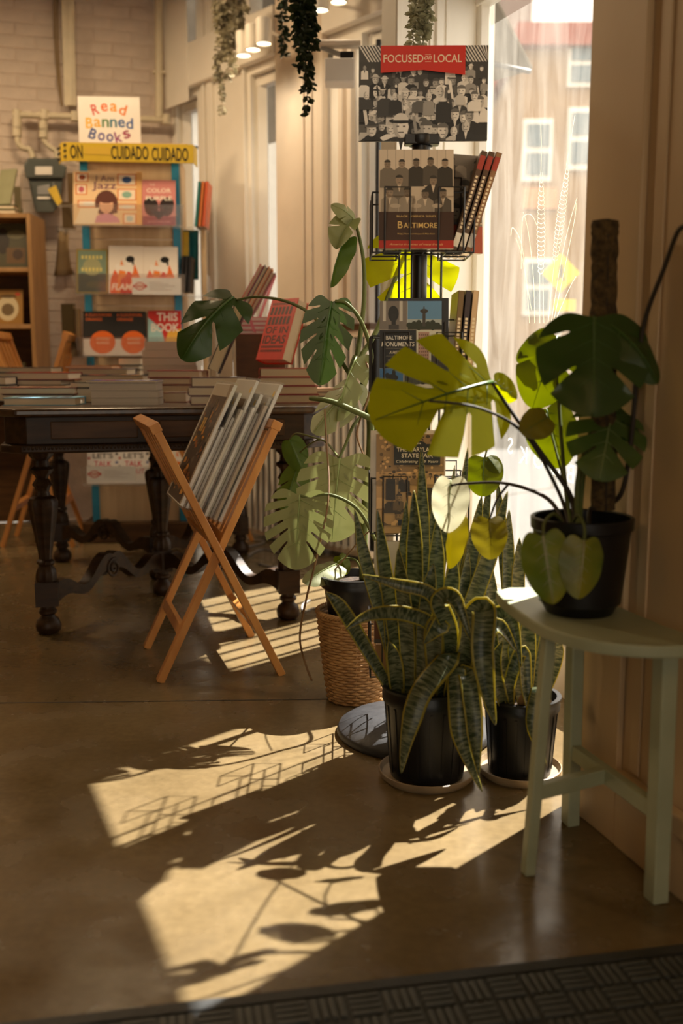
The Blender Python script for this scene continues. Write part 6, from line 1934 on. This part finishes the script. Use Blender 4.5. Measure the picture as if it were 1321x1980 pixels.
leaf(sp_, (1050, 1036, 1.615), (1070, 1168, 1.60), (-.15, -1, .1), 'leaf_yellow', .74, slots=0, seed=31, cup=.22, droop=.06, vein='leaf_cream')
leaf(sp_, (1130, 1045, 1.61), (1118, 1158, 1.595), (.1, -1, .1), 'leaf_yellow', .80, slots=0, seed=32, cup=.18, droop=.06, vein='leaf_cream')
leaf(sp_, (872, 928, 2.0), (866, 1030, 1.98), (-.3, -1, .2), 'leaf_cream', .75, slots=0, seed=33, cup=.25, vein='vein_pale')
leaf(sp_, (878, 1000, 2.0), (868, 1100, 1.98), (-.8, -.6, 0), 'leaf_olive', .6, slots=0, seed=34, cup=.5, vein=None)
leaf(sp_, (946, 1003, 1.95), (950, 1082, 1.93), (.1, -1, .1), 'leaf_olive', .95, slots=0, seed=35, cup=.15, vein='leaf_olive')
stem(sp_, [(985, 934, 1.92), (962, 965, 1.93), (947, 1003, 1.95)], .0025, .002, 'stem_dark'); stem(sp_, [(872, 938, 2.0), (884, 970, 2.0), (878, 1000, 2.0)], .002, .0015, 'stem_dark')
leaf(sp_, (936, 884, 2.18), (934, 960, 2.15), (-.2, -1, .2), 'leaf_lime', 1.0, slots=0, seed=36, cup=.3)
leaf(sp_, (944, 884, 2.18), (966, 915, 2.16), (.2, -1, .3), 'leaf_lime', .8, slots=0, seed=37, cup=.3)
stem(sp_, [(955, 745, 1.86), (942, 800, 2.0), (945, 850, 2.15), (938, 884, 2.18)], .0025, .002)

# ------------------------------------------------------------------ snake plants
def strap(parent, pts, w, fold=.25, face=(0, -1, .1), margin=True, seed=0):
    P = smooth_path([W(*p) if not isinstance(p, Vector) else p for p in pts], 7)
    N = len(P)
    vs, uvs = [], []
    mg = .80 if fold > .3 else .88
    cols = [-1, -mg, -.4, 0, .4, mg, 1]
    Ltot = sum((P[i + 1] - P[i]).length for i in range(N - 1)); acc = 0
    side_prev = None
    for i, p in enumerate(P):
        t = i / (N - 1)
        d = (P[min(i + 1, N - 1)] - P[max(i - 1, 0)]).normalized()
        f = Vector(face)
        s = d.cross(f)
        if s.length < .15:
            s = side_prev or d.orthogonal()
        s.normalize()
        if side_prev is not None and s.dot(side_prev) < 0:
            s = -s
        side_prev = s
        n = s.cross(d)
        ww = w * (.62 + .55 * math.sin(math.pi * min(1, t * .9 + .08))) * (1 if t < .72 else max(.03, (1 - (t - .72) / .28) ** .7)) / 2
        if i:
            acc += (P[i] - P[i - 1]).length
        tw = .35 * math.sin(t * 2 + seed)
        s2 = s * math.cos(tw) + n * math.sin(tw); n2 = n * math.cos(tw) - s * math.sin(tw)
        for c in cols:
            vs.append(p + s2 * (c * ww) + n2 * (abs(c) ** 1.5 * ww * fold))
            uvs.append((c * .5 + .5 + seed * 3.1, acc + seed * .37))
    fs, mi = [], []
    for i in range(N - 1):
        for k in range(6):
            fs.append((i * 7 + k, i * 7 + k + 1, i * 7 + 8 + k, i * 7 + 7 + k)); mi.append(1 if (k in (0, 5) and margin) else 0)
    q = MB(); q.add(vs, fs); q.mi = mi
    o = q.build('blade', ['snake_blade', 'snake_margin'], parent, world=True, smooth='full')
    uv = o.data.uv_layers.new(name='UVMap')
    for lp in o.data.loops:
        uv.data[lp.index].uv = uvs[lp.vertex_index]
    md_ = o.modifiers.new('thick', 'SOLIDIFY'); md_.thickness = .0016
    return o
S1 = Vector((.188, 2.085, 0))
s1 = thing('snake_plant', 'large variegated snake plant with arching blades in a black nursery pot', 'plant', S1)
saucer(s1, S1, .104)
nursery_pot(s1, S1 + Vector((0, 0, .008)), .080, .096, .205)
zs1 = .19
def s1b(px, dy=0.0):
    x = W(px, 1340, 2.085 + dy).x
    return Vector((max(.11, min(.265, x)), 2.085 + dy, zs1))
up1 = [  # base px, base dy, tip px,py,dist, width, mid bend px
    (812, .0, 815, 866, 2.16, .030, 818), (800, -.03, 800, 948, 2.02, .034, 806), (782, .02, 786, 968, 2.10, .026, 780), (830, .03, 862, 935, 2.16, .030, 838),
    (846, .0, 905, 866, 2.10, .026, 866), (858, .02, 932, 958, 2.16, .032, 890), (870, -.02, 982, 950, 2.10, .034, 912), (838, -.02, 846, 1000, 2.04, .032, 842),
    (820, .04, 838, 960, 2.2, .028, 830), (775, -.02, 730, 985, 2.02, .030, 752), (768, .02, 686, 985, 2.12, .026, 728), (862, .04, 895, 990, 2.2, .03, 880),
    (790, -.04, 770, 1060, 2.00, .032, 786), (850, -.04, 880, 1075, 2.0, .030, 866), (815, -.05, 838, 1090, 1.98, .028, 822), (872, .02, 905, 1060, 2.14, .03, 890),
    (806, .05, 880, 900, 2.22, .024, 840), (880, .0, 962, 1010, 2.14, .03, 914), (760, .0, 748, 1090, 2.08, .028, 756), (836, .05, 812, 1000, 2.22, .03, 826), (866, .05, 950, 920, 2.24, .026, 905)]
for i, (bx_, dy, tx, ty, td, w, mx_) in enumerate(up1):
    b = s1b(bx_, dy)
    strap(s1, [b, W(mx_ if False else (bx_ + mx_) / 2, 1230, (b.y + td) / 2), W((mx_ + tx) / 2, (1230 + ty) / 2 - 20, td), W(tx, ty, td)], w, seed=i, face=(random.uniform(-.5, .5), -1, .1))
arch = [
    ([s1b(755), W(705, 1250, 2.05), W(660, 1175, 2.02), W(630, 1145, 2.02)], .026),
    ([s1b(850, -.03), W(842, 1225, 1.99), W(790, 1188, 1.96), W(718, 1188, 1.93), W(668, 1218, 1.92)], .026),
    ([s1b(862, -.03), W(856, 1220, 1.98), W(835, 1150, 1.95), W(770, 1130, 1.95), W(700, 1112, 1.96)], .024),
    ([s1b(866, -.02), W(872, 1230, 1.97), W(850, 1165, 1.95), W(880, 1160, 1.92), W(912, 1240, 1.90)], .032),
    ([s1b(880, -.04), W(905, 1240, 1.96), W(912, 1195, 1.93), W(936, 1180, 1.90), W(934, 1260, 1.87), W(946, 1350, 1.86), W(958, 1402, 1.86)], .040),
    ([s1b(855, -.05), W(868, 1270, 1.97), W(860, 1280, 1.94), W(812, 1340, 1.90), W(788, 1420, 1.88), W(776, 1495, 1.885)], .040),
    ([s1b(866, -.05), W(880, 1290, 1.96), W(884, 1340, 1.92), W(892, 1430, 1.89), W(932, 1530, 1.885)], .034),
    ([s1b(876, -.05), W(900, 1300, 1.95), W(912, 1360, 1.91), W(918, 1430, 1.89), W(926, 1500, 1.885)], .032),
    ([s1b(888, -.02), W(920, 1270, 1.98), W(960, 1210, 1.98), W(1000, 1260, 1.98)], .030),
    ([s1b(845, -.04), W(840, 1230, 1.98), W(850, 1210, 1.95), W(820, 1245, 1.92)], .036),
    ([s1b(770, -.03), W(764, 1290, 2.03), W(752, 1240, 2.02)], .03),
    ([s1b(885, .0), W(905, 1250, 2.05), W(955, 1190, 2.04), W(990, 1200, 2.02), W(1008, 1290, 2.0)], .030)]
for i, (pts, w) in enumerate(arch):
    strap(s1, pts, w, seed=30 + i, fold=.4, face=(0, -1, .35))
S2 = Vector((.395, 2.10, 0))
s2 = thing('snake_plant', 'smaller snake plant in a ribbed black pot behind the sage stool', 'plant', S2)
saucer(s2, S2, .090)
nursery_pot(s2, S2 + Vector((0, 0, .008)), .068, .080, .175)
for i, (dx, dy, tx, ty, td, w) in enumerate(((-.03, .0, 975, 1150, 2.08, .03), (-.01, .02, 1005, 1040, 2.16, .028), (.01, .0, 1020, 1180, 2.1, .03), (.03, .02, 1062, 1190, 2.14, .028), (0, -.03, 990, 1230, 2.05, .028), (.04, .0, 1082, 1235, 2.1, .026), (-.04, .02, 950, 1090, 2.14, .028), (-.02, .04, 985, 985, 2.2, .026), (.02, .04, 1045, 1090, 2.2, .026), (-.045, -.01, 948, 1180, 2.08, .03), (.0, .045, 962, 930, 2.22, .024))):
    b = S2 + Vector((dx, dy, .16)); t_ = W(tx, ty, td)
    strap(s2, [b, b.lerp(t_, .4) + Vector((dx * .2, 0, .01)), b.lerp(t_, .75) + Vector((dx * .15, 0, .005)), t_], w, seed=60 + i)
for i, pts in enumerate(([S2 + Vector((.01, -.04, .16)), W(1040, 1330, 2.0), W(1030, 1400, 1.97), W(1056, 1480, 1.96)], [S2 + Vector((-.03, -.03, .16)), W(985, 1320, 2.02), W(1010, 1260, 2.02), W(1018, 1340, 2.0), W(1030, 1400, 1.99)], [S2 + Vector((-.04, -.03, .16)), W(965, 1330, 2.0), W(958, 1280, 1.98), W(972, 1240, 1.97)])):
    strap(s2, pts, .024, seed=80 + i, fold=.4, face=(0, -1, .3))
rnd = random.Random(5)
for i in range(4):
    b = S2 + Vector((rnd.uniform(-.05, .05), rnd.uniform(-.06, -.02), .165))
    leaf(s2, b, b + Vector((rnd.uniform(-.03, .03), rnd.uniform(-.03, 0), rnd.uniform(.02, .05))), (0, -1, .4), 'stem_brown', .7, seed=i, cup=.5, vein=None, name='dry_leaf')

# ------------------------------------------------------------------ trailing hanging plants
def hanging(name, label, px, Y, ytop, strands, m, leafpx, seed, potz=None):
    rnd = random.Random(seed)
    top = W(px, ytop, Y)
    t = thing(name, label, 'plant', top)
    q = MB(); q.lathe([(0, 0), (.05, 0), (.07, .09), (.075, .09), (.075, .1), (.06, .1), (0, .085)], top, 20); q.build('pot', 'white_paint', t, world=True, smooth=True)
    q = MB(); q.tube([top + Vector((0, 0, .09)), Vector((top.x, top.y, ROOM_H))], .002, 5); q.build('hanger', 'black_metal', t, world=True)
    fo = MB()
    for si, (dx, ybot, sw_) in enumerate(strands):
        pts = [(px + dx * .3, ytop + 4, Y - .05), (px + dx * .6, ytop + (ybot - ytop) * .15, Y - .08 + rnd.uniform(-.02, .02))]
        for k in range(1, 6):
            pts.append((px + dx + rnd.uniform(-sw_, sw_), ytop + (ybot - ytop) * (.15 + .17 * k), Y - .08 + rnd.uniform(-.03, .03)))
        P = smooth_path([W(*p) for p in pts], 6)
        q = MB(); q.tube(P, .0014, 4); q.build('vine', m, t, world=True)
        for i in range(2, len(P)):
            for r in range(2):
                L = leafpx / FPX * Y * rnd.uniform(.7, 1.2)
                d = Vector((rnd.uniform(-1, 1), rnd.uniform(-.7, .5), rnd.uniform(-.9, .3))).normalized()
                n = Vector((rnd.uniform(-.4, .4), -1, rnd.uniform(-.2, .8)))
                s = d.cross(n).normalized(); n = s.cross(d)
                b = P[i]
                fo.add([b, b + d * L * .35 + s * L * .26 + n * .002, b + d * L * .75 + s * L * .2 + n * .001, b + d * L, b + d * L * .75 - s * L * .2 + n * .001, b + d * L * .35 - s * L * .26 + n * .002, b + d * L * .5 - n * .002], [(0, 1, 6), (1, 2, 6), (2, 3, 6), (3, 4, 6), (4, 5, 6), (5, 0, 6)])
    fo.build('foliage', m, t, world=True, kind='stuff')
hanging('hanging_vine', 'dark green vine trailing down before the pilaster', 592, 3.6, -40, [(-12, 130, 5), (-6, 175, 5), (2, 222, 4), (8, 170, 5), (14, 90, 5), (-18, 60, 4), (6, 120, 6), (0, 70, 5)], 'vine_dark', 15, 3)
hanging('hanging_vine', 'grey wispy plant trailing in the corner by the spotlights', 446, 5.0, -30, [(-16, 120, 8), (-22, 180, 6), (-20, 222, 4), (0, 150, 8), (12, 90, 8), (-6, 110, 10), (22, 60, 6), (8, 130, 8), (-12, 80, 10), (-30, 50, 6)], 'vine_grey', 12, 5)
hanging('hanging_vine', 'pale round-leaved trailing plant above the crowd sign', 815, 2.72, -50, [(-14, 96, 4), (4, 92, 4), (14, 60, 4), (-4, 50, 6)], 'vine_pale', 17, 8)
hanging('hanging_vine', 'short green sprig hanging between the spotlights and the dark vine', 548, 4.3, -40, [(0, 108, 3)], 'vine_dark', 14, 12)

# ------------------------------------------------------------------ spotlights on the beam, door closer, posters
def spot(label, px, py, Y, s=1.0):
    c = W(px, py, Y)
    t = thing('cylinder_spotlight', label, 'spotlight', c, group='white cylinder spotlights')
    q = MB(); q.lathe([(0, .055), (.036, .055), (.037, .05), (.037, -.05), (.033, -.052), (.031, -.046), (0, -.046)], c, 24); q.build('can', 'white_paint', t, world=True, smooth=True)
    q = MB(); q.lathe([(0, -.0455), (.031, -.0455), (.031, -.0475), (0, -.0475)], c, 20); q.build('lens', 'lamp_glow', t, world=True)
    q = MB(); q.tube([c + Vector((0, .03, .03)), c + Vector((.06, .16, .03))], .008, 6); q.tube([c + Vector((0, 0, .055)), Vector((c.x, c.y, ROOM_H))], .005, 6) if False else None
    q.build('bracket', 'white_paint', t, world=True)
    ld = bpy.data.lights.new('spot_light', 'SPOT'); ld.energy = 3.5; ld.spot_size = R(150); ld.spot_blend = 1.0; ld.color = (1, .86, .66); ld.shadow_soft_size = .03
    lo = bpy.data.objects.new('spot_light', ld); COL.objects.link(lo); lo.parent = t; lo.location = (0, 0, -.055)
spot('white cylinder spotlight, lowest of the three by the corner', 471, 86, 4.92)
spot('white cylinder spotlight, middle of the three by the corner', 489, 74, 4.86)
spot('white cylinder spotlight, highest of the three by the corner', 510, 62, 4.78)
spot('white cylinder spotlight cut by the top edge beside the dark vine', 620, -4, 4.55)
spot('white cylinder spotlight just above the frame right of the dark vine', 655, -20, 4.46)
dc = thing('door_closer', 'cream metal door closer box with arm above the far window', 'door closer', W(655, 150, 4.45), math.atan2(dF.y, dF.x))
def dcb(nm, px0, px1, py0, py1, Y, d, m):
    a, b_ = W(px0, py1, Y), W(px1, py0, Y)
    q = MB(); c = (a + b_) / 2; q.box(c, (b_.x - a.x, d, b_.z - a.z)); return q.build(nm, m, dc, world=True, bevel=.004)
dcb('housing', 628, 686, 120, 164, 4.45, .12, 'white_paint')
dcb('motor', 658, 684, 104, 121, 4.45, .08, 'black_plastic')
dcb('bracket_plate', 612, 698, 80, 92, 4.47, .05, 'rose_paint')
q = MB(); q.bar(W(620, 92, 4.46), W(664, 108, 4.46), .012, .02); q.bar(W(640, 92, 4.5), W(640, 122, 4.5), .03, .02); q.build('arm', 'grey_metal', dc, world=True)
def poster(label, s0, s1, py0, py1, m, px):
    o = thing('poster', label, 'poster', Wp((s0 + s1) / 2, -.006, 1.3))
    z1 = W(px, py0, Wp(s0).y).z; z0 = W(px, py1, Wp(s0).y).z
    q = MB(); wall_quad(q, Wp(s0, -.0035).xy, Wp(s1, -.0035).xy, z0, z1, nW, .0025); q.build('sheet', 'white_paper', o, world=True)
    q = MB(); wall_quad(q, Wp(s0 + .006, -.0045).xy, Wp(s1 - .006, -.0045).xy, z0 + .012, z1 - .012, nW, .0008); q.build('printed_area', m, o, world=True)
poster('paper notice with a red border high at the right edge', .31, .55, 20, 135, 'poster_red', 1310)
poster('dark notice at the right edge below the red-bordered one', .315, .55, 165, 215, 'poster_dark', 1310)
poster('pale notice lowest at the right edge', .31, .55, 222, 330, 'white_paper', 1310)
